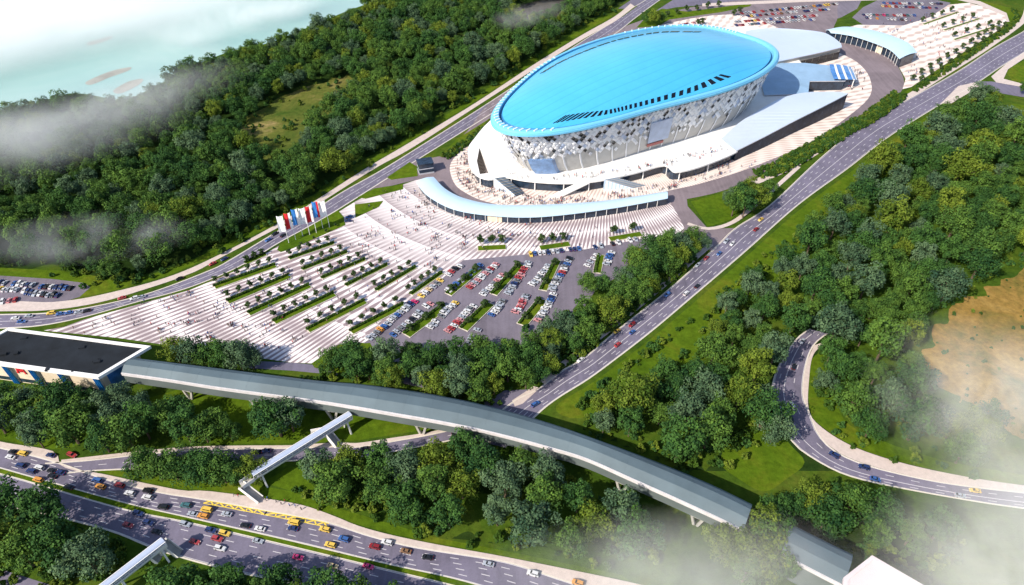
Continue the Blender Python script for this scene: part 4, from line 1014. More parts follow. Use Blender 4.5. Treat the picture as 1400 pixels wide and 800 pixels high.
T('parking wood', [(470, 500, .6), (490, 522, .85, 0), (508, 512, .7), (540, 530, .72, 2), (525, 528, .6), (600, 546, .9, 2), (628, 545, .95), (655, 550, .8), (700, 505, .8), (752, 484, .8), (775, 470, .75), (808, 402, .62), (845, 412, .68), (862, 398, .8), (880, 400, .85), (872, 372, .8, 2), (893, 378, .85, 0), (912, 374, .75), (928, 366, .75), (945, 350, .6), (962, 342, .5), (940, 362, .6), (905, 358, .75), (853, 425, .6), (835, 420, .5), (872, 380, .85), (890, 371, .9, 0), (906, 354, .85), (926, 349, .8), (852, 396, .8), (880, 392, .9), (864, 366, .75), (888, 352, .8, 0), (802, 396, .6), (822, 402, .65), (945, 336, .7), (915, 338, .65)])
T('ring wood', [(1000, 296, .8), (1015, 298, .85, 0), (1030, 288, .78), (1008, 282, .75), (1022, 276, .75), (1042, 280, .6), (1050, 266, .5), (995, 282, .6)])
T('loop wood', [(1054, 604, .95, 3), (1100, 700, .9, 2), (1040, 762, .9), (1018, 775, .95, 2), (1000, 755, .8, 2), (1060, 740, .8), (1062, 712, .8, 0), (1115, 785, .6), (985, 762, .95, 2), (1005, 775, 1.05, 2), (1033, 752, .95, 1), (1050, 768, 1.0, 2), (1052, 738, .9, 0), (1066, 755, .9, 0), (1036, 785, 1.0, 2), (1060, 792, .9, 1), (1015, 795, .9), (1036, 737, 1.0, 2), (1049, 724, .9, 0), (1028, 746, .8, 1)])
T('far road tree', [(893, 38, .95, 2), (884, 34, .8), (902, 34, .7)])
T('avenue wood', [(1325, 606, .95, 2), (1340, 590, .85), (1362, 205, .8), (1385, 235, .9), (1400, 215, .9), (1396, 130, .6)])
# keep trees off carriageways and buildings
def blocked(x, y):
    px, py, _ = PX(Vector((x, y, 0)))
    p = Vector((x, y, 0))
    for r in (R1, R2, R3A, R3B, R5, R4):
        c = r.c; d = c.near(p); hw = (r.u.at(r.u.near(p)) - r.lo.at(r.lo.near(p))).length / 2
        if (c.at(d) - p).length < hw + 3.0: return True
    return False
ALL = [t for t in ALL if not blocked(t[0], t[1])]
def on_bridge(x, y):
    p = Vector((x, y, eave_z)); gx = PX(Vector((x, y, 0)))[0]
    if 1024 < gx < 1078 and PX(Vector((x, y, 0)))[1] < 830: return False
    a = NL.at(NL.near(p)); f = FLn.at(FLn.near(p)); m_ = (a + f) / 2
    return (Vector((m_.x - x, m_.y - y, 0))).length < (a - f).length / 2 + 3.5
ALL = [t for t in ALL if not on_bridge(t[0], t[1])]
vis = []
for t in ALL:
    px, py, k = PX(Vector((t[0], t[1], 7 * t[2])))
    t += [px, py, k * t[2], -60 < px < 1460 and -40 < py < 850, -15 < px < 1415 and 0 < py < 812]
ALL = [t for t in ALL if t[10]]
ind = sorted([t for t in ALL if t[11] and t[6] != 'far'], key=lambda t: -t[9])[:296]
ids = set(id(t) for t in ind); rest = [t for t in ALL if id(t) not in ids]
ZN = {'avenue wood': 'in the wood between the avenue and the dry field', 'bridge wood': 'in the wood between covered bridge and lower highway', 'corner wood': 'in the corner wood below the lower highway', 'bottom wood': 'in the wood beside the lower footbridge',
      'loop wood': 'in the wood between curving road and covered bridge', 'parking wood': 'in the grove between parking lot and avenue', 'station wood': 'in the grove before the metro station', 'plaza corner wood': 'between the station and the striped plaza', 'ring wood': 'in the clump between ring road and avenue', 'far road tree': 'beside the highway behind the arena roof', 'far': 'at the edge of the far forest'}
MARKS = [((361, 680), 'the footbridge stair at the bus stop'), ((480, 572), 'the upper end of the white footbridge'), ((226, 745), 'the stair head of the lower footbridge'), ((140, 540), 'the front corner of the metro station'), ((210, 490), 'where the covered bridge leaves the station'),
         ((640, 592), 'the covered bridge above the service road'), ((1090, 600), 'the bend of the curving road'), ((1100, 470), 'the upper end of the curving road'), ((1160, 790), 'the pale pink station block'), ((1270, 470), 'the edge of the dry field'), ((735, 545), 'the lower end of the avenue'), ((970, 335), 'the junction of avenue and parking road'),
         ((960, 470), 'the avenue lawn'), ((1290, 150), 'the crossing at the top of the avenue'), ((1330, 680), 'the yellow car on the curving road'), ((870, 760), 'the misty end of the lower highway'), ((30, 640), 'the western end of the lower highway'), ((430, 560), 'the bridge roof beside the tall tree'), ((800, 425), 'the eastern corner of the parking lot'), ((560, 540), 'the small yard below the parking grove')]
names = {}
for (mx, my), what in MARKS:
    c = sorted(ind, key=lambda t: (t[7] - mx) ** 2 + (t[8] - my) ** 2)
    k = 0
    for t in c[:9]:
        if id(t) in names: continue
        if math.hypot(t[7] - mx, t[8] - my) > 95: break
        k += 1; names[id(t)] = (('nearest to ' if k == 1 else ORD[k] + ' nearest to ') + what)
        if k >= 4: break
SZN = lambda s: 'small ' if s < 1.0 else ('large ' if s > 1.4 else '')
for t in ind:
    tn, si, tm, cmesh = PROTO[t[4] * 4 + t[3]]
    zl = ZN[t[6]]
    grp = '%s%s trees %s' % (SZN(t[2]), tn, zl)
    lab = '%s%s broadleaf tree %s' % (SZN(t[2]), tn, names.get(id(t)) or zl)
    o = empty('broadleaf_tree', lab, 'tree', (t[0], t[1], 0), t[5], grp)
    o.scale = (t[2],) * 3
    link('trunk', tm, o); link('crown', cmesh, o)
# the rest of the woods: one mass nobody counts, instanced on points
PC = bpy.data.collections.new('tree_kinds')
for i, (tn, si, tm, cmesh) in enumerate(PROTO):
    b2 = bmesh.new(); b2.from_mesh(cmesh); na = len(b2.faces)
    me = cmesh.copy()
    o = bpy.data.objects.new('kind_%02d' % i, me); PC.objects.link(o)
def instancer(name, pts, coll, kind='stuff', label=None):
    me = bpy.data.meshes.new(name); me.from_pydata([(p[0], p[1], p[5] if len(p) > 5 else 0) for p in pts], [], [])
    for an, ty, vals in (('scl', 'FLOAT', [p[2] for p in pts]), ('idx', 'INT', [p[3] for p in pts]), ('rot', 'FLOAT', [p[4] for p in pts])):
        at = me.attributes.new(an, ty, 'POINT'); at.data.foreach_set('value', vals)
    o = link(name, me); tag(o, kind=kind)
    if label: o['label'] = label
    ng = bpy.data.node_groups.new(name, 'GeometryNodeTree')
    ng.interface.new_socket('Geometry', in_out='INPUT', socket_type='NodeSocketGeometry'); ng.interface.new_socket('Geometry', in_out='OUTPUT', socket_type='NodeSocketGeometry')
    gi, go = ng.nodes.new('NodeGroupInput'), ng.nodes.new('NodeGroupOutput')
    ip = ng.nodes.new('GeometryNodeInstanceOnPoints'); ci = ng.nodes.new('GeometryNodeCollectionInfo')
    ci.inputs['Collection'].default_value = coll; ci.inputs['Separate Children'].default_value = True; ci.inputs['Reset Children'].default_value = True
    ip.inputs['Pick Instance'].default_value = True
    def attr(n_, dt):
        a = ng.nodes.new('GeometryNodeInputNamedAttribute'); a.data_type = dt; a.inputs['Name'].default_value = n_; return a.outputs['Attribute']
    cx = ng.nodes.new('ShaderNodeCombineXYZ'); L_ = ng.links.new
    L_(attr('rot', 'FLOAT'), cx.inputs['Z']); L_(cx.outputs[0], ip.inputs['Rotation']); L_(attr('scl', 'FLOAT'), ip.inputs['Scale']); L_(attr('idx', 'INT'), ip.inputs['Instance Index'])
    L_(gi.outputs[0], ip.inputs['Points']); L_(ci.outputs[0], ip.inputs['Instance']); L_(ip.outputs[0], go.inputs[0])
    md = o.modifiers.new('scatter', 'NODES'); md.node_group = ng
    return o
instancer('forest', [(t[0], t[1], t[2], t[4] * 4 + t[3], t[5]) for t in rest], PC, label='dense broadleaf forest')
# low bushes along the edges of the woods and in the shrub belts
_, bush = leaf_mesh('bush', 77, M['hedge'], r=1.5, h=2.0, z0=.25, nclump=12, per=40, leaf=.42, trunk=False)
bush2 = bush.copy(); bush2.materials[0] = TONES[2][1]
bush3 = bush.copy(); bush3.materials[0] = TONES[0][1]
PB = bpy.data.collections.new('bush_kinds')
for i, mm in enumerate((bush, bush2, bush3)):
    o = bpy.data.objects.new('bush_%d' % i, mm); PB.objects.link(o)
g = random.Random(9); und = []
for _ in range(70):
    p = G(g.uniform(1262, 1420), g.uniform(375, 600))
    if inpoly(*PX(p)[:2], [(1268, 470), (1310, 420), (1360, 390), (1420, 365), (1470, 430), (1470, 560), (1400, 600), (1340, 560), (1280, 520)]): und.append((p.x, p.y, g.uniform(.35, .9), g.randrange(3), g.uniform(0, 6.28)))
for poly in (F1, F2, F3, F4, F5, F7, F9):
    for _ in range(420 if poly in (F1, F2) else 170):
        i = g.randrange(len(poly)); a, c = poly[i], poly[(i + 1) % len(poly)]; k = g.random()
        p = G(a[0] + (c[0] - a[0]) * k, a[1] + (c[1] - a[1]) * k); p = p + Vector((g.gauss(0, 4), g.gauss(0, 4), 0))
        if not blocked(p.x, p.y) and not on_bridge(p.x, p.y): und.append((p.x, p.y, g.uniform(.7, 1.8), g.randrange(3), g.uniform(0, 6.28)))
for _ in range(150):
    k = g.random(); p = G(1290 - 500 * k + g.uniform(-4, 14), 158 + 395 * k + g.uniform(-2, 10))
    if not blocked(p.x, p.y) and not on_bridge(p.x, p.y): und.append((p.x, p.y, g.uniform(.5, 1.7), g.randrange(3), g.uniform(0, 6.28)))
for d in DRY:
    for _ in range(110):
        c = d[g.randrange(len(d))]; e = d[g.randrange(len(d))]; k = g.random()
        p = G(c[0] + (e[0] - c[0]) * k, c[1] + (e[1] - c[1]) * k); und.append((p.x + g.gauss(0, 5), p.y + g.gauss(0, 5), g.uniform(.6, 1.6), g.randrange(3), g.uniform(0, 6.28)))
instancer('undergrowth', und, PB, label='low bushes along the edges of the woods')
belt = []
def beltline(px, w, n, smin=.6, smax=1.1):
    ln = Line(px)
    for _ in range(n):
        d = g.uniform(0, ln.L); p = ln.at(d); t = ln.dir(d); o = g.uniform(-w, w)
        belt.append((p.x - t.y * o, p.y + t.x * o, g.uniform(smin, smax), g.choice((0, 0, 1, 2)), g.uniform(0, 6.28)))
beltline([(1035, 240), (1060, 232), (1105, 208), (1150, 183), (1195, 157), (1230, 131)], 5.5, 900, .8, 1.5)
beltline([(608, 216), (640, 194), (676, 166), (692, 150)], 3.5, 240, .7, 1.2)
beltline([(1248, 125), (1290, 99), (1330, 72), (1370, 46), (1390, 26), (1386, 14)], 2.5, 380, .7, 1.1)
beltline([(560, 500), (640, 502), (700, 498)], 4, 60); beltline([(750, 505), (800, 470), (850, 428), (900, 388), (945, 350)], 4.5, 260, .7, 1.4)
instancer('shrubbery', belt, PB, label='belt of trimmed bushes between ring road and avenue')

# planters with hedge and small clipped trees
ptm, pcm = leaf_mesh('clipped_crown', 5, M['plazaleaf'], r=1.95, h=3.6, z0=.8, nclump=18, per=40, leaf=.46, trunkh=1.6)
def small_tree(p, s, label, group, gz=0.0):
    o = empty('plaza_tree', label, 'tree', (p.x, p.y, gz), rng.uniform(0, 6.28), group); o.scale = (s, s, s * rng.uniform(.9, 1.1)); link('trunk', ptm, o); link('crown', pcm, o)
hedge_n = 0
def planter(a, b, ntree, where, row, hedge=True, w=4.6, toff=4.6, s=1.0, bedh=.45, trees_from=0):
    A, B = G(*a), G(*b); d = (B - A); L = d.length; d.normalize(); n_ = Vector((-d.y, d.x, 0)); 
    mb = MB(); c = (A + B) / 2; an = math.atan2(d.y, d.x)
    root = empty('planter', 'planting bed with grass, %s %s' % (row, where), 'planter', (c.x, c.y, .05), 0, 'planting beds on the plaza and parking lot')
    mb = MB(); mb.box((c.x, c.y), L, w, .0, bedh, an); part(mb, 'kerb', M['kerb'], root)
    mb = MB(); mb.box((c.x, c.y), L - .5, w - .5, bedh - .2, bedh + .06, an); part(mb, 'turf', M['lawn'], root)
    if hedge:
        mb = MB(); tone = []; gg = random.Random(int(a[0] * 7)); 
        nl = int(L * 46)
        for _ in range(nl):
            u = gg.uniform(0, L); v = gg.uniform(-.5, .5); z = bedh + gg.random() ** .5 * .75
            p = A + d * u + n_ * (v + w * .27); p.z = z + .05
            nn = Vector((gg.gauss(0, .6), gg.gauss(0, .6), gg.gauss(.8, .5))).normalized(); x = nn.orthogonal().normalized(); y = nn.cross(x); q_ = gg.uniform(.28, .55)
            mb.add([p - x * q_ - y * q_ * .6, p + x * q_ - y * q_ * .6, p + x * q_ + y * q_ * .6, p - x * q_ + y * q_ * .6], [(0, 1, 2, 3)]); tone.append(gg.random())
        h = part(mb, 'hedge', M['hedge'], root); at = h.data.attributes.new('tone', 'FLOAT', 'FACE'); at.data.foreach_set('value', tone)
    for i in range(ntree):
        p = A + d * (L * (i + .35) / max(1, ntree - .3)) + n_ * toff
        small_tree(p, s, '%s clipped tree up the bed %s %s' % (ORD[i + 1], row, where), 'clipped trees on the plaza', .05)
OUT = [((293.5, 393.5), (377.5, 363.5), 6), ((311.5, 413.7), (397, 377.7), 6), ((340, 430), (424, 391), 6), ((374.8, 441.4), (458, 402.5), 6), ((420.8, 452.9), (500, 412.6), 5), ((480, 455), (553, 417), 5)]
INN = [((395.5, 355), (457, 333.5), 5), ((413.5, 369.5), (475, 345.5), 5), ((440, 381.5), (500, 355.5), 5), ((473, 391.5), (530, 363), 5), ((515, 398), (569, 366), 5), ((562, 403.5), (605, 373.5), 5)]
for i, (a, b, k) in enumerate(OUT): planter(a, b, k, 'in the outer plaza rows', ORD[i + 1] + ' from the highway', w=4.2, toff=4.3, s=.95)
for i, (a, b, k) in enumerate(INN): planter(a, b, k, 'in the inner plaza rows', ORD[i + 1] + ' from the flag lawn', w=2.3, toff=3.7, s=.92)
PK_I = [((612.8, 403.3), (656, 367.4), 3), ((674.6, 403.3), (712, 361.6), 3), ((742, 397.6), (762, 356), 2), ((816, 374), (821, 349), 0)]
PK_O = [((555, 459), (610, 418), 3), ((633, 451), (670, 415), 2), ((713, 445), (742, 410), 2)]
for i, (a, b, k) in enumerate(PK_I): planter(a, b, k, 'in the upper parking lot', ORD[i + 1] + ' from the plaza', w=4.4, toff=.2, s=1.15)
for i, (a, b, k) in enumerate(PK_O): planter(a, b, k, 'in the lower parking lot', ORD[i + 1] + ' from the plaza', w=5.5, toff=.4, s=1.15)
for i, (a, b) in enumerate([((653, 340.5), (692, 338.5)), ((738, 340), (779, 334)), ((833, 328), (877, 320.5))]):
    planter(a, b, 3 if i < 2 else 2, 'below the crescent pavilion', ORD[i + 1] + ' from the west', hedge=False, w=4.5, toff=4.2, s=1.35)
planter((336, 361), (364, 348), 3, 'on the highway kerb below the flag lawn', 'short one', w=3, toff=1.2)
for i, (a, b, k) in enumerate([((1262, 34), (1310, 17), 4), ((1290, 42), (1339, 26), 4), ((1304, 55), (1363, 36), 4)]): planter(a, b, k, 'on the far plaza', ORD[i + 1] + ' from the far parking lot', hedge=False, w=2.4, toff=4.5, s=1.3)
ln = Line([(1246, 111), (1290, 83), (1330, 58), (1364, 36)])
for i in range(12):
    small_tree(ln.at(ln.L * i / 11), 1.35, 'small round tree, %s from the pavilion along the far plaza edge' % ORD[i + 1], 'clipped trees along the far plaza edge', .1)
ln = Line([(1258, 112), (1300, 86), (1340, 60), (1372, 38)])
for i in range(11):
    small_tree(ln.at(ln.L * i / 10), 1.25, 'small round tree, %s from the pavilion in the hedge behind the far plaza' % ORD[i + 1], 'clipped trees behind the far plaza edge', .1)
for i, (x, y) in enumerate([(938, 16), (925, 20), (952, 15), (967, 12), (982, 10), (912, 24), (960, 34), (954, 36), (1003, 22), (1011, 18)]):
    small_tree(G(x, y), 1.5, 'small round tree, %s in the scatter behind the arena roof' % ORD[i + 1], 'small trees behind the arena', .1)
for i, (x, y) in enumerate([(412, 336), (430, 328), (446, 318), (459, 310)]):
    small_tree(G(x, y), .55, 'tiny clipped bush on the flag lawn, %s from its lower end' % ORD[i + 1], 'clipped bushes on the flag lawn', .24)

# ================================================================== cars
def car_parts(kind):
    """shape of one car along +x: dict name -> list of meshes"""
    if kind == 'sedan':  # x, z of the shoulder line; greenhouse corners
        L, W = 4.6, 1.82; prof = [(-2.3, .55), (-2.28, .88), (-1.5, .98), (-.9, .96), (.75, .95), (1.5, .88), (2.18, .72), (2.3, .5)]
        gh = [(-1.75, .95), (-1.05, 1.42), (.25, 1.45), (1.05, .93)]
    elif kind == 'suv':
        L, W = 4.8, 1.95; prof = [(-2.4, .6), (-2.4, 1.05), (-1.5, 1.08), (-.9, 1.08), (.85, 1.08), (1.6, 1.02), (2.3, .85), (2.4, .6)]
        gh = [(-2.25, 1.06), (-1.95, 1.68), (.3, 1.72), (1.1, 1.06)]
    else:  # van
        L, W = 5.0, 1.98; prof = [(-2.5, .6), (-2.5, 1.2), (-1.5, 1.2), (-.9, 1.2), (1.3, 1.2), (1.8, 1.12), (2.4, .95), (2.5, .6)]
        gh = [(-2.45, 1.18), (-2.38, 2.1), (1.1, 2.1), (1.85, 1.15)]
    hw = W / 2; out = {}
    b = MB(); rows = []
    for s, zo in ((-1, 0), (1, 0)):
        rows.append([(x, s * hw * (.93 if abs(x) > L / 2 - .3 else 1), z) for x, z in prof])
    low = [[(x, s * hw * .97 * (.93 if abs(x) > L / 2 - .3 else 1), .26) for x, z in prof] for s in (-1, 1)]
    sh = [[(x * .97, s * hw * .82, z + .03) for x, z in prof] for s in (-1, 1)]
    b.grid([low[0], rows[0], sh[0], sh[1], rows[1], low[1], low[0]])
    for k in (0, -1):
        ps = [low[0][k], rows[0][k], sh[0][k], sh[1][k], rows[1][k], low[1][k]]; b.add(ps, [tuple(range(6))])
    # roof panel and pillars in body colour
    rt = [(gh[1][0] - .02, gh[1][1]), (gh[2][0] + .02, gh[2][1])]
    b.add([(rt[0][0], -hw * .72, rt[0][1] + .02), (rt[1][0], -hw * .72, rt[1][1] + .02), (rt[1][0], hw * .72, rt[1][1] + .02), (rt[0][0], hw * .72, rt[0][1] + .02)], [(0, 1, 2, 3)])
    for s in (-1, 1):
        for (xa, za), (xb, zb) in ((gh[0], gh[1]), (gh[3], gh[2])): b.bar((xa, s * hw * .87, za), (xb, s * hw * .72, zb), .1, .08)
        b.bar(((gh[1][0] + gh[2][0]) / 2, s * hw * .73, gh[1][1]), ((gh[0][0] + gh[3][0]) / 2, s * hw * .885, gh[0][1]), .1, .06)
    out['body'] = b
    w = MB(); lo = [[(x, s * hw * .86, z) for x, z in (gh[0], gh[3])] for s in (-1, 1)]; hi = [[(x, s * hw * .71, z) for x, z in (gh[1], gh[2])] for s in (-1, 1)]
    vs = [lo[0][0], lo[0][1], hi[0][1], hi[0][0], lo[1][0], lo[1][1], hi[1][1], hi[1][0]]
    if kind == 'van':
        w.add(vs, [(1, 5, 6, 2), (4, 0, 3, 7)]); 
        b.add(vs, [(0, 1, 2, 3), (5, 4, 7, 6)])
        for s in (-1, 1):
            w.add([(-2.1, s * hw * .875, 1.35), (1.35, s * hw * .875, 1.35), (1.05, s * hw * .80, 1.9), (-2.1, s * hw * .80, 1.9)], [(0, 1, 2, 3)])
    else: w.add(vs, [(0, 1, 2, 3), (1, 5, 6, 2), (5, 4, 7, 6), (4, 0, 3, 7)])
    out['window'] = w
    wr = .33 if kind == 'sedan' else .37; out['wheel'] = []
    for x in (-L * .29, L * .3):
        for s in (-1, 1):
            t = MB(); t.tube((x, s * (hw - .22), wr), (x, s * (hw + .02), wr), wr, wr, 12); out['wheel'].append(t)
    out['headlight'] = []; out['taillight'] = []
    for s in (-1, 1):
        t = MB(); t.box((L / 2 - .10, s * hw * .68), .16, .42, .60, .76); out['headlight'].append(t)
        t = MB(); t.box((-L / 2 + .06, s * hw * .68), .14, .4, .70, .90); out['taillight'].append(t)
    return out
MT = {'body': 'car_paint', 'window': 'black', 'wheel': 'tyre', 'headlight': 'lamp', 'taillight': 'tail'}
CARM = {}; CARJ = {}; CSC = .87
for kd in ('sedan', 'suv', 'van'):
    P = car_parts(kd); CARM[kd] = [(n_, mbx.mesh('car_' + n_, M[MT[n_]])) for n_, v in P.items() for mbx in (v if isinstance(v, list) else [v])]
    j = MB(); ks = list(MT)
    for n_, v in P.items():
        for mbx in (v if isinstance(v, list) else [v]): j.add(mbx.v, mbx.f, ks.index(n_))
    CARJ[kd] = j.mesh('car', [M[MT[k]] for k in ks])
CC = {'white': (.62, .62, .64), 'silver': (.34, .37, .43), 'black': (.012, .013, .016), 'dark blue': (.018, .035, .12), 'blue': (.04, .11, .32), 'red': (.36, .045, .05), 'dark red': (.22, .015, .02), 'pink': (.52, .23, .25),
      'yellow': (.68, .46, .08), 'orange': (.60, .27, .05), 'teal': (.05, .14, .16), 'magenta': (.55, .04, .16), 'brown': (.22, .12, .06), 'tan': (.60, .45, .25), 'grey': (.16, .17, .19)}
AB = dict(w='white', s='silver', k='black', n='dark blue', b='blue', r='red', d='dark red', p='pink', y='yellow', o='orange', t='teal', m='magenta', e='brown', a='tan', g='grey')
CARS = []   # (pos, angle, colour, kind, where, group)
def cars_on(road, z, where, group, lst, flip=None):
    c = road.c
    for x, y, col, *kd in lst:
        p = G(x, y, z); d = c.near(p); t = c.dir(d); an = math.atan2(t.y, t.x)
        lat = (p - c.at(d)).dot(Vector((-t.y, t.x, 0)))
        if (flip if flip is not None else lat > 0): an += math.pi
        CARS.append((p, an + rng.uniform(-.03, .03), AB[col], kd[0] if kd else rng.choices(('sedan', 'suv'), (.7, .3))[0], where, group))
cars_on(R3A, .062, 'on the lower highway, upper carriageway', 'cars on the upper carriageway', [(18.7, 618.9, 'k'), (15, 626, 'w'), (31.6, 621, 'y', 'suv'), (70, 623.5, 'n'), (28.8, 637.6, 'n'), (54.6, 640.5, 'w', 'suv'), (43.7, 645.3, 'n'), (71.3, 644.8, 'k'), (83.4, 647, 'n'), (71.9, 652, 'k'), (95, 667, 'k'), (53, 657, 'o'), (133.7, 657.7, 'b'), (138, 666.3, 'o', 'suv'), (164, 664.3, 'r', 'suv'), (178, 675.5, 'w'), (202.7, 672, 'k'), (202, 681, 'w', 'suv'), (223.7, 694, 'k', 'suv'), (254.5, 692, 't'), (264, 703.7, 's'), (283, 698, 'y', 'van'), (278.4, 706.6, 'o', 'suv'), (310.6, 703.7, 's'), (336, 719.5, 'k'), (356, 724, 'w'), (402, 715.5, 'y', 'van'), (401, 723.5, 'n'), (444.5, 724.8, 'y', 'suv'), (470.5, 738, 'b', 'suv'), (452, 746, 'y', 'suv'), (512.6, 748.4, 'd'), (529.5, 742.6, 'w', 'suv'), (555, 754.5, 'e'), (585, 763, 'k'), (668, 772, 's'), (728.7, 785, 'w'), (790, 798, 'o', 'suv')], True)
cars_on(R3B, .064, 'on the lower highway, lower carriageway', 'cars on the lower carriageway', [(189.8, 702.9, 'n'), (203.6, 715.8, 'n'), (176, 718.7, 'r'), (215, 728, 'k'), (254, 717.5, 's'), (289, 726, 'n'), (308, 730.2, 'y'), (297.6, 737.6, 'r'), (267, 741.7, 'r'), (301.4, 750.6, 'w'), (353, 740.5, 's'), (408, 763, 'm'), (455, 774.7, 'a'), (504, 775.4, 'm')], False)
cars_on(R4, .058, 'on the service road below the covered bridge', 'cars on the service road', [(352, 619, 'k'), (364, 617.5, 'n'), (392.5, 623, 'r'), (499, 614.5, 'k'), (624, 593.5, 'k')])
CARS.append((G(99, 623, .03), -.4, 'red', 'suv', 'in the lay-by beside the lower highway', 'car in the lay-by'))
cars_on(R5, .063, 'on the curving road', 'cars on the curving road', [(1097, 467.5, 's'), (1085, 502.5, 'k'), (1083, 556, 'w', 'suv'), (1081, 574, 'k'), (1140, 623, 'n', 'suv'), (1180.6, 639.7, 'n', 'suv'), (1196, 656, 'b'), (1332.5, 671.8, 'y'), (1312, 678.5, 's')])
cars_on(R2, .067, 'on the straight avenue', 'cars on the straight avenue', [(732, 553.6, 'b'), (794, 493, 'w'), (844.6, 472, 'r'), (843, 454, 'y'), (864, 445, 'd', 'suv'), (864.5, 455, 'b'), (912, 404, 'b', 'suv'), (938, 402, 'w'), (953, 392, 'k'), (954, 363, 's'), (965, 354, 'r'), (983, 347.6, 'b'), (992.7, 331, 's', 'suv'), (1001, 334, 'w'), (1033.6, 314.5, 'd'), (1040, 301, 'y'), (1056.6, 296, 'r'), (1041, 291.5, 'd'), (1073, 283.5, 's'), (1096, 273, 'k'), (1081, 258, 'n'), (1115, 257, 'w', 'suv'), (1127, 241, 'r'), (1136, 240.6, 'k'), (1128.6, 232.5, 'k'), (1146, 214, 'd'), (1153, 217, 'k'), (1161.7, 215, 'n'), (1162.5, 203, 'b', 'suv'), (1190, 200, 'y'), (1177.5, 189, 'w'), (1183, 192, 'b'), (1210, 168, 'w'), (1243.6, 147, 's'), (1279, 137, 'w', 'suv'), (1315, 110, 'p'), (1343.6, 90.6, 'n', 'suv'), (1361.7, 90.6, 's'), (1348, 83, 'w'), (1373, 68, 'b'), (1391, 54.6, 's')])
cars_on(R6s, .06, 'on the slip road by the round lawn', 'car on the slip road', [(1394, 124, 'k')])
cars_on(R1, .063, 'on the highway beside the far forest', 'cars on the far highway', [(21.6, 436, 'w'), (30, 440.6, 'b'), (40, 433, 's'), (70.5, 429, 'y'), (83, 430, 'b'), (95, 428.5, 'b'), (108, 427.6, 's'), (119, 426, 'k'), (167, 408.5, 'r'), (184, 409, 'w'), (194, 407, 's'), (246, 382, 'k'), (291, 361.5, 'r'), (307, 355, 'n'), (367, 329, 'b'), (376, 320.5, 'k'), (387.7, 322.6, 'k'), (466.8, 264, 'e'), (495, 253, 'r'), (508, 237, 'k'), (520, 235.5, 'b', 'suv'), (531, 228, 's'), (536, 225, 'k'), (545.6, 221.5, 'r'), (550, 215, 'k'), (558, 213.7, 'k'), (570, 210, 'r'), (577.5, 202, 'k'), (586.5, 199, 'r'), (594.8, 194.7, 'd'), (600, 187, 'k'), (614, 180, 'r'), (623.5, 173.5, 'y'), (643, 167.6, 'k'), (671, 146, 'b'), (682.6, 135, 's'), (814, 52, 'k'), (837, 38, 'g')])
# parked rows of the main lot: (row name, lower end, upper end, how many slots, colours)
def row(name, a, b_, cols, where, group, face=1, z=.062):
    A, B = G(*a), G(*b_); d = (B - A).normalized(); an = math.atan2(d.y, d.x) + math.pi / 2
    n_ = len(cols)
    for i, c in enumerate(cols):
        if c == ' ': continue
        p = A.lerp(B, i / max(1, n_ - 1)); p = Vector((p.x, p.y, z)) + Vector((math.cos(an), math.sin(an), 0)) * rng.uniform(-.4, .4)
        CARS.append((p, an + (math.pi if rng.random() < .4 else 0) + rng.uniform(-.05, .05), AB[c], rng.choices(('sedan', 'suv'), (.65, .35))[0], (name + ' ' + where).strip(), group))
O7 = lambda x, y: (400 + x / 3.4775, 330 + y / 3.4775)
PG = 'cars parked in the main lot'; IN = ''
row('in the parking row along the last plaza bed', O7(612, 262), O7(792, 120), 'ywasgy wrkw', IN, PG)
row('before the first upper parking bed', O7(742, 238), O7(890, 115), 'wgbs ntsb', IN, PG)
row('beyond the first upper parking bed', O7(842, 222), O7(968, 112), 'rpspwwpsrwp', IN, PG)
row('before the second upper parking bed', O7(905, 255), O7(1000, 165), 'wswwgpwp', IN, PG)
row('beyond the second upper parking bed', O7(1025, 250), O7(1125, 105), 'sssngrpdrws', IN, PG)
row('before the third upper parking bed', O7(1140, 208), O7(1218, 120), 'wswgwsws', IN, PG)
row('beyond the third upper parking bed', O7(1232, 232), O7(1318, 85), 'sswgsbrwgbsk', IN, PG)
row('in the parking row along the lowest plaza bed', O7(368, 465), O7(578, 288), 'ssgobswsbswsnm', IN, PG)
row('before the first lower parking bed', O7(478, 448), O7(655, 300), 'bsgswkws wp', IN, PG)
row('beyond the first lower parking bed', O7(655, 412), O7(772, 295), 'wsw gwswwy', IN, PG)
row('before the second lower parking bed', O7(740, 430), O7(858, 310), 'prwrpswwgw', IN, PG)
row('beyond the second lower parking bed', O7(945, 352), O7(1000, 288), 'bwwssg', IN, PG)
row('before the third lower parking bed', O7(1062, 340), O7(1112, 262), 'pwrprpsg', IN, PG)
row('beyond the third lower parking bed', O7(1170, 380), O7(1240, 255), 'pgwswwsbnw', IN, PG)
row('in the outermost lower parking row', O7(835, 490), O7(880, 425), 'gsg s', IN, PG)
row('before the last short parking bed', (803, 364), (816, 350), 'wsww', IN, PG)
row('beyond the last short parking bed', (829, 362), (836, 346), 'swbbw', IN, PG)
O3 = lambda x, y: (560 + x / 3.4775, 150 + y / 3.4775)
row('in the row below the crescent plaza', O3(575, 690), O3(805, 664), 'ybwwnwsn nnb', IN, PG)
row('in the end row below the crescent plaza', O3(880, 655), O3(1130, 612), 'ns kw ws w', IN, PG)
O6 = lambda x, y: (x / 3.4775, 350 + y / 3.4775)
LG = 'cars parked in the lot by the far forest'; LI = 'of the forest car park'
row('back row', O6(5, 128), O6(335, 158), 'ns bwwns bkwnnbk', LI, LG)
row('middle row', O6(5, 160), O6(120, 168), 'ywsws w', LI, LG)
row('front row', O6(130, 178), O6(275, 192), 'nnswkskn', LI, LG)
row('front corner', O6(-15, 222), O6(75, 212), 'rwpr', LI, LG)
row('in the bay', (476, 303), (480, 284), 'nbnnn', 'by the flag lawn', 'cars parked by the flag lawn')
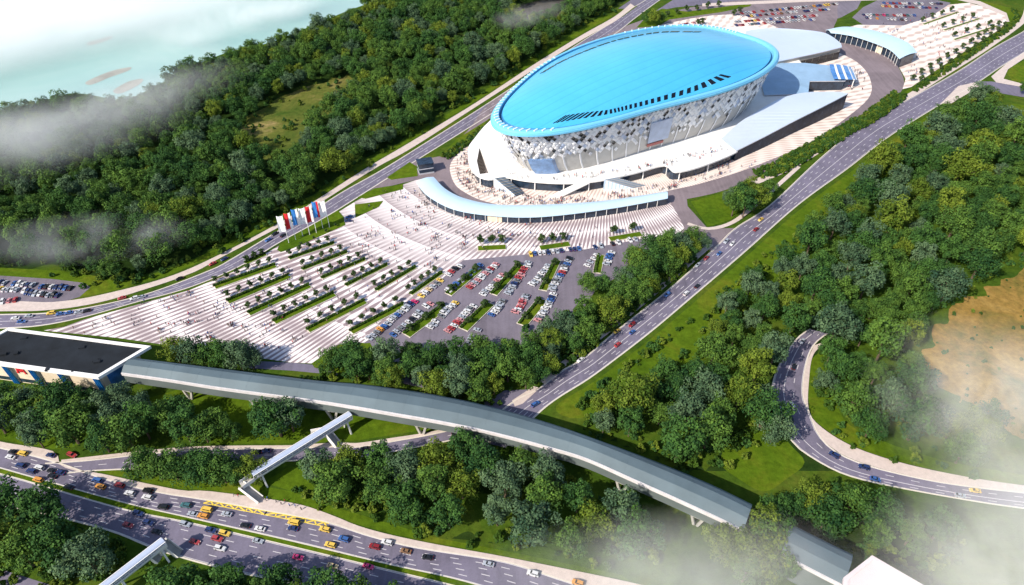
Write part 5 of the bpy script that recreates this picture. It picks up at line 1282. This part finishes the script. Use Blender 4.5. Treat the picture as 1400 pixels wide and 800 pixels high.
# labels: colour, place, and the count from the lower end where several are alike
byk = {}
for c in CARS: byk.setdefault((c[2], c[3], c[4]), []).append(c)
KN = {'sedan': 'car', 'suv': 'tall car', 'van': 'van'}
def car(c, full):
    p, an, col, kd, where, group = c
    L = byk[(col, kd, where)]; i = L.index(c)
    L2 = sorted(L, key=lambda e: PX(e[0])[0]); i = L2.index(c)
    if len(L) > 1: lab = '%s %s %s from the west, %s' % (ORD[i + 1], col, KN[kd], where)
    else: lab = 'only %s %s %s' % (col, KN[kd], where)
    if full:
        o = empty('car', lab, 'van' if kd == 'van' else 'car', p, an, group); o.scale = (CSC,) * 3
        for n_, me in CARM[kd]:
            q_ = link(n_, me, o)
            if n_ == 'body': q_.color = (*CC[col], 1)
    else:
        o = link('car', CARJ[kd]); tag(o, lab, 'van' if kd == 'van' else 'car', group); o.location = p; o.rotation_euler = (0, 0, an); o.scale = (CSC,) * 3; o.color = (*CC[col], 1)
CARS.sort(key=lambda c: -PX(c[0])[2])
for i, c in enumerate(CARS[:300]): car(c, PX(c[0])[2] * 4.6 > 10.5)
print('cars', len(CARS))
# far lots beyond the arena: one mass of parked cars
far = MB(); cols = list(CC.values()); fcol = []
g = random.Random(21)
fr_rows = [((1000, 36), (1118, 27)), ((1004, 31), (1126, 21)), ((1008, 24), (1138, 13)), ((1012, 19), (1145, 6)), ((1182, 25), (1240, 28)), ((1178, 21), (1252, 22)), ((1204, 9), (1282, 12)), ((1206, 5), (1288, 6)), ((925, 36), (950, 32))]
for a, b_ in fr_rows:
    A, B = G(*a), G(*b_); n_ = int((B - A).length / 3.0); d = (B - A).normalized(); an = math.atan2(d.y, d.x) + 1.57
    for i in range(n_):
        if g.random() < .18: continue
        p = A.lerp(B, (i + .5) / n_); me = CARJ[g.choice(('sedan', 'suv'))]; ca2, sa2 = math.cos(an), math.sin(an)
        o_ = len(far.v); col = g.choices(cols, (6, 4, 2, 3, 3, 3, 1, 2, .3, .4, .5, .4, .4, .3, 1))[0]
        far.v += [(p.x + v.co.x * ca2 - v.co.y * sa2, p.y + v.co.x * sa2 + v.co.y * ca2, .065 + v.co.z) for v in me.vertices]
        for f in me.polygons: far.f.append(tuple(o_ + k for k in f.vertices)); far.mi.append(f.material_index); fcol.append(col)
m, nt, b = nodes('mixed_car_paint'); at = N(nt, 'ShaderNodeAttribute', attribute_name='paint'); nt.links.new(at.outputs['Color'], b.inputs['Base Color']); b.inputs['Roughness'].default_value = .35; M['mixpaint'] = m
fo = far.obj('parked_cars', [m] + [M[MT[k]] for k in list(MT)[1:]]); at = fo.data.attributes.new('paint', 'FLOAT_COLOR', 'FACE'); at.data.foreach_set('color', [v for c in fcol for v in (*c, 1)])
tag(fo, 'packed rows of small parked cars in the lots behind the arena', None, None, 'stuff')

# ================================================================== people
def person_mesh(seed, step):
    g = random.Random(seed); b = MB()
    def loft(secs, mi, n=8):
        rows = []
        for x, y, z, rx, ry in secs: rows.append([(x + rx * math.cos(2 * math.pi * i / n), y + ry * math.sin(2 * math.pi * i / n), z) for i in range(n)])
        b.grid(rows, mi, True); b.add(rows[0], [tuple(range(n))[::-1]], mi); b.add(rows[-1], [tuple(range(n))], mi)
    for s in (-1, 1):
        o = s * step
        loft([(o * 1.0 + .08, s * .10, 0.0, .13, .05), (o, s * .10, .10, .06, .05), (o * .55, s * .10, .48, .07, .065), (0, s * .09, .86, .10, .09)], 1)
        loft([(-o * .7, s * .25, .78, .04, .03), (-o * .35, s * .25, 1.08, .045, .045), (0, s * .21, 1.42, .06, .06)], 0)
        loft([(-o * .75, s * .25, .68, .03, .02), (-o * .7, s * .25, .79, .035, .03)], 2)
    loft([(0, 0, .82, .13, .18), (0, 0, 1.05, .12, .16), (0, 0, 1.32, .13, .21), (0, 0, 1.46, .09, .17), (.01, 0, 1.52, .055, .06)], 0)
    loft([(.01, 0, 1.50, .05, .05), (.02, 0, 1.58, .075, .07), (.03, 0, 1.67, .09, .075), (.02, 0, 1.75, .075, .065), (.01, 0, 1.79, .02, .02)], 2)
    loft([(-.02, 0, 1.62, .07, .08), (0, 0, 1.72, .098, .086), (0, 0, 1.80, .07, .06), (0, 0, 1.83, .01, .01)], 3)
    return b.mesh('person', [M['shirt'], M['trouser'], M['skin'], M['hair']], True)
PM = [person_mesh(1, .0), person_mesh(2, .22), person_mesh(3, .34)]
SHIRT = {'dark': (.03, .03, .05), 'red': (.5, .04, .05), 'blue': (.05, .12, .4), 'brown': (.2, .11, .07), 'grey': (.2, .2, .22), 'white': (.7, .7, .7)}
def people(pts, z, where, seed):
    g = random.Random(seed)
    for x, y in pts:
        p = G(x, y, z); c = g.choices(list(SHIRT), (6, 2, 2, 3, 3, 1))[0]; k = g.randrange(3)
        o = link('person', PM[k]); o.location = p; o.rotation_euler = (0, 0, g.uniform(0, 6.28)); o.color = (*SHIRT[c], 1); o.scale = (1.0,) * 3
        tag(o, 'person in %s top %s %s' % (c, 'standing' if k == 0 else 'walking', where), 'person', 'people in %s %s' % (c, where))
def blob(lst, seed):
    g = random.Random(seed); out = []
    for x, y, n, rx, ry in lst:
        for _ in range(n): out.append((x + g.gauss(0, rx), y + g.gauss(0, ry)))
    return out
people(blob([(595, 325, 12, 4, 5), (572, 307, 8, 5, 2), (510, 322, 9, 5, 3), (548, 338, 5, 20, 4), (640, 340, 6, 15, 4), (585, 303, 4, 8, 5), (545, 270, 5, 8, 4), (600, 355, 7, 5, 3), (640, 302, 4, 3, 2), (725, 308, 5, 6, 2), (560, 290, 6, 15, 5), (690, 318, 8, 40, 5), (800, 318, 8, 40, 5)], 1), .05, 'on the banded plaza below the crescent pavilion', 1)
people(blob([(200, 443, 8, 18, 6), (270, 440, 8, 12, 3), (130, 450, 6, 8, 3), (235, 412, 6, 8, 5), (300, 420, 6, 10, 6), (325, 425, 6, 6, 3), (195, 417, 3, 4, 3), (350, 450, 5, 20, 6)], 2), .05, 'on the striped plaza near the metro station', 2)
people(blob([(420, 375, 5, 8, 4), (390, 370, 4, 5, 3), (450, 400, 5, 10, 6), (500, 395, 6, 10, 6), (350, 388, 5, 6, 3), (380, 430, 5, 8, 4), (440, 425, 5, 14, 6), (520, 430, 4, 10, 8), (590, 365, 5, 8, 4)], 3), .05, 'between the planting beds of the plaza', 3)
people(blob([(633, 250, 6, 4, 6), (650, 262, 8, 8, 4), (637, 225, 7, 3, 7), (690, 278, 6, 10, 2), (735, 276, 6, 10, 2), (790, 272, 4, 14, 2), (1000, 228, 6, 16, 4), (1165, 118, 6, 4, 8)], 4), .2, 'on the paving round the arena podium', 4)
people(blob([(790, 243, 9, 16, 2), (860, 235, 6, 14, 2), (915, 222, 4, 5, 2), (700, 238, 4, 6, 2), (960, 214, 7, 8, 3), (985, 205, 4, 5, 2), (905, 222, 3, 3, 1)], 5), DZ + .02, 'on the white podium deck of the arena', 5)
people([(361, 683), (364, 685), (366, 682), (378, 687), (385, 690), (396, 692), (404, 693), (320, 678), (326, 679), (390, 686), (412, 697)], .16, 'at the bus stop by the footbridge stair', 6)
people(blob([(1275, 62, 5, 14, 8), (1250, 95, 5, 5, 6), (1210, 40, 5, 12, 3), (1340, 30, 4, 10, 6)], 7), .09, 'on the far plaza behind the short pavilion', 7)

# beyond the three hundred nearest people: the rest of the crowd as one mass
PCR = bpy.data.collections.new('crowd_kinds')
for i, (cn, cc) in enumerate(list(SHIRT.items())[:5]):
    me = PM[i % 3].copy(); me.materials[0] = mat('crowd_' + cn, cc, .9, 0); PCR.objects.link(bpy.data.objects.new('person_%d' % i, me))
g = random.Random(44); crowd = []
def mass(poly, n, z, clump=.5):
    xs = [p[0] for p in poly]; ys = [p[1] for p in poly]; k = 0; cx = cy = None
    while k < n:
        if cx is None or g.random() > clump: cx, cy = g.uniform(min(xs), max(xs)), g.uniform(min(ys), max(ys))
        x, y = cx + g.gauss(0, 2.2), cy + g.gauss(0, 1.4)
        if inpoly(x, y, poly):
            p = G(x, y, z); crowd.append((p.x, p.y, g.uniform(.95, 1.1), g.choice((0, 0, 0, 1, 2, 3, 4)), g.uniform(0, 6.28), z)); k += 1
        elif g.random() < .3: cx = None
mass([(640, 205), (622, 222), (626, 250), (650, 266), (700, 280), (790, 283), (790, 272), (700, 266), (655, 248), (640, 230)], 260, .19)
mass([(790, 283), (912, 262), (1000, 236), (1000, 222), (912, 250), (790, 272)], 150, .19)
mass([(520, 262), (590, 258), (660, 300), (800, 306), (800, 336), (640, 346), (560, 350), (470, 318)], 260, .05, .6)
mass([(160, 425), (300, 385), (330, 430), (420, 460), (380, 480), (240, 460), (130, 445)], 150, .05, .6)
mass([(380, 350), (520, 330), (600, 360), (500, 450), (350, 440), (300, 400)], 110, .05, .4)
mass([(1180, 38), (1290, 14), (1365, 26), (1360, 40), (1240, 112), (1225, 82)], 150, .09)
mass([(1152, 120), (1180, 128), (1184, 105), (1165, 88), (1158, 118)], 45, .19)
mass([(700, 242), (790, 240), (900, 222), (980, 200), (985, 208), (905, 228), (790, 247), (700, 246)], 70, DZ + .02)
instancer('crowd', crowd, PCR, label='scattered crowd of small figures on the pale paving')
# ================================================================== mist
def mist(px, z, size, dens, seed, rz=0.0, thr=.42):
    p = G(*px, z); bm = bmesh.new(); bmesh.ops.create_icosphere(bm, subdivisions=3, radius=1.0)
    me = bpy.data.meshes.new('mist'); bm.to_mesh(me); bm.free()
    o = link('mist', me); o.location = p; o.scale = size; o.rotation_euler = (0, 0, rz); tag(o, 'pale drifting mist bank', None, None, 'stuff')
    m = bpy.data.materials.new('mist'); m.use_nodes = True; nt = m.node_tree; nt.nodes.clear()
    out = N(nt, 'ShaderNodeOutputMaterial'); v = N(nt, 'ShaderNodeVolumePrincipled'); nt.links.new(v.outputs[0], out.inputs['Volume'])
    v.inputs['Color'].default_value = (1, 1, 1, 1); v.inputs['Anisotropy'].default_value = -.35
    tc = N(nt, 'ShaderNodeTexCoord'); ln_ = N(nt, 'ShaderNodeVectorMath', operation='LENGTH'); nt.links.new(tc.outputs['Object'], ln_.inputs[0])
    fall = N(nt, 'ShaderNodeMapRange', interpolation_type='SMOOTHSTEP'); nt.links.new(ln_.outputs['Value'], fall.inputs[0]); fall.inputs[1].default_value = 1.0; fall.inputs[2].default_value = .1
    wp = worldpos(nt); mp = N(nt, 'ShaderNodeMapping'); nt.links.new(wp, mp.inputs[0]); mp.inputs['Location'].default_value = (seed * 37, seed * 11, 0)
    nz = noise(nt, .022, 5, .62, mp.outputs[0], .6)
    nm = N(nt, 'ShaderNodeMapRange'); nt.links.new(nz, nm.inputs[0]); nm.inputs[1].default_value = thr; nm.inputs[2].default_value = thr + .25
    nt.links.new(mathn(nt, 'MULTIPLY', mathn(nt, 'MULTIPLY', fall.outputs[0], nm.outputs[0]), dens), v.inputs['Density'])
    m.cycles.homogeneous_volume = False
    me.materials.append(m); return o
mist((171, 2), 14, (330, 120, 17), .045, 1, R(45), .22)
mist((-191, 62), 14, (240, 160, 17), .06, 2, R(45), .15)
mist((330, 25), 10, (120, 45, 10), .05, 3, R(45), .36)
mist((-10, 195), 24, (130, 60, 16), .024, 4, .5, .34)
mist((110, 325), 16, (62, 24, 10), .034, 5, .1, .38)
mist((150, 145), 22, (110, 40, 14), .020, 6, .75, .36)
mist((1420, 790), 34, (72, 46, 20), .021, 7, .5, .30)
mist((905, 795), 30, (70, 26, 15), .026, 8, .1, .34)
mist((1400, 570), 26, (60, 60, 18), .020, 9, .9, .36)
mist((720, 20), 22, (50, 22, 9), .02, 10, .7, .42)

# ================================================================== light, camera
SAZ = math.atan2(-.64, -.77); SEL = R(39)
sd = Vector((math.cos(SAZ) * math.cos(SEL), math.sin(SAZ) * math.cos(SEL), math.sin(SEL)))
sun = bpy.data.lights.new('sun', 'SUN'); sun.energy = 4.9; sun.angle = R(.5); sun.color = (1, .92, .79)
so = bpy.data.objects.new('sun', sun); COL.objects.link(so); so.rotation_euler = sd.to_track_quat('Z', 'Y').to_euler()
wd = bpy.data.worlds.new('World'); sc.world = wd; wd.use_nodes = True; nt = wd.node_tree
sky = nt.nodes.new('ShaderNodeTexSky'); sky.sky_type = 'NISHITA'; sky.sun_disc = False; sky.sun_elevation = SEL; sky.sun_rotation = math.pi / 2 - SAZ
bg = nt.nodes['Background']; bg.inputs['Strength'].default_value = .15; nt.links.new(sky.outputs[0], bg.inputs['Color'])
cam = bpy.data.cameras.new('camera'); cam.sensor_width = 36; cam.lens = 36 * CF / 1400; cam.clip_end = 6000; cam.clip_start = 1
co_ = bpy.data.objects.new('camera', cam); COL.objects.link(co_); co_.location = (0, 0, CH); co_.rotation_euler = (math.pi / 2 - CP, 0, 0); sc.camera = co_
vs = sc.view_settings; vs.view_transform = 'Standard'; vs.look = 'None'; vs.gamma = 1; vs.use_curve_mapping = False; vs.exposure = .33
cy = sc.cycles; cy.max_bounces = 10; cy.diffuse_bounces = 2; cy.glossy_bounces = 2; cy.transmission_bounces = 2; cy.volume_bounces = 8; cy.transparent_max_bounces = 8
cy.use_denoising = True; cy.denoiser = 'OPENIMAGEDENOISE'
cy.volume_step_rate = 2.0; cy.volume_max_steps = 96; cy.use_adaptive_sampling = True; cy.adaptive_threshold = .02
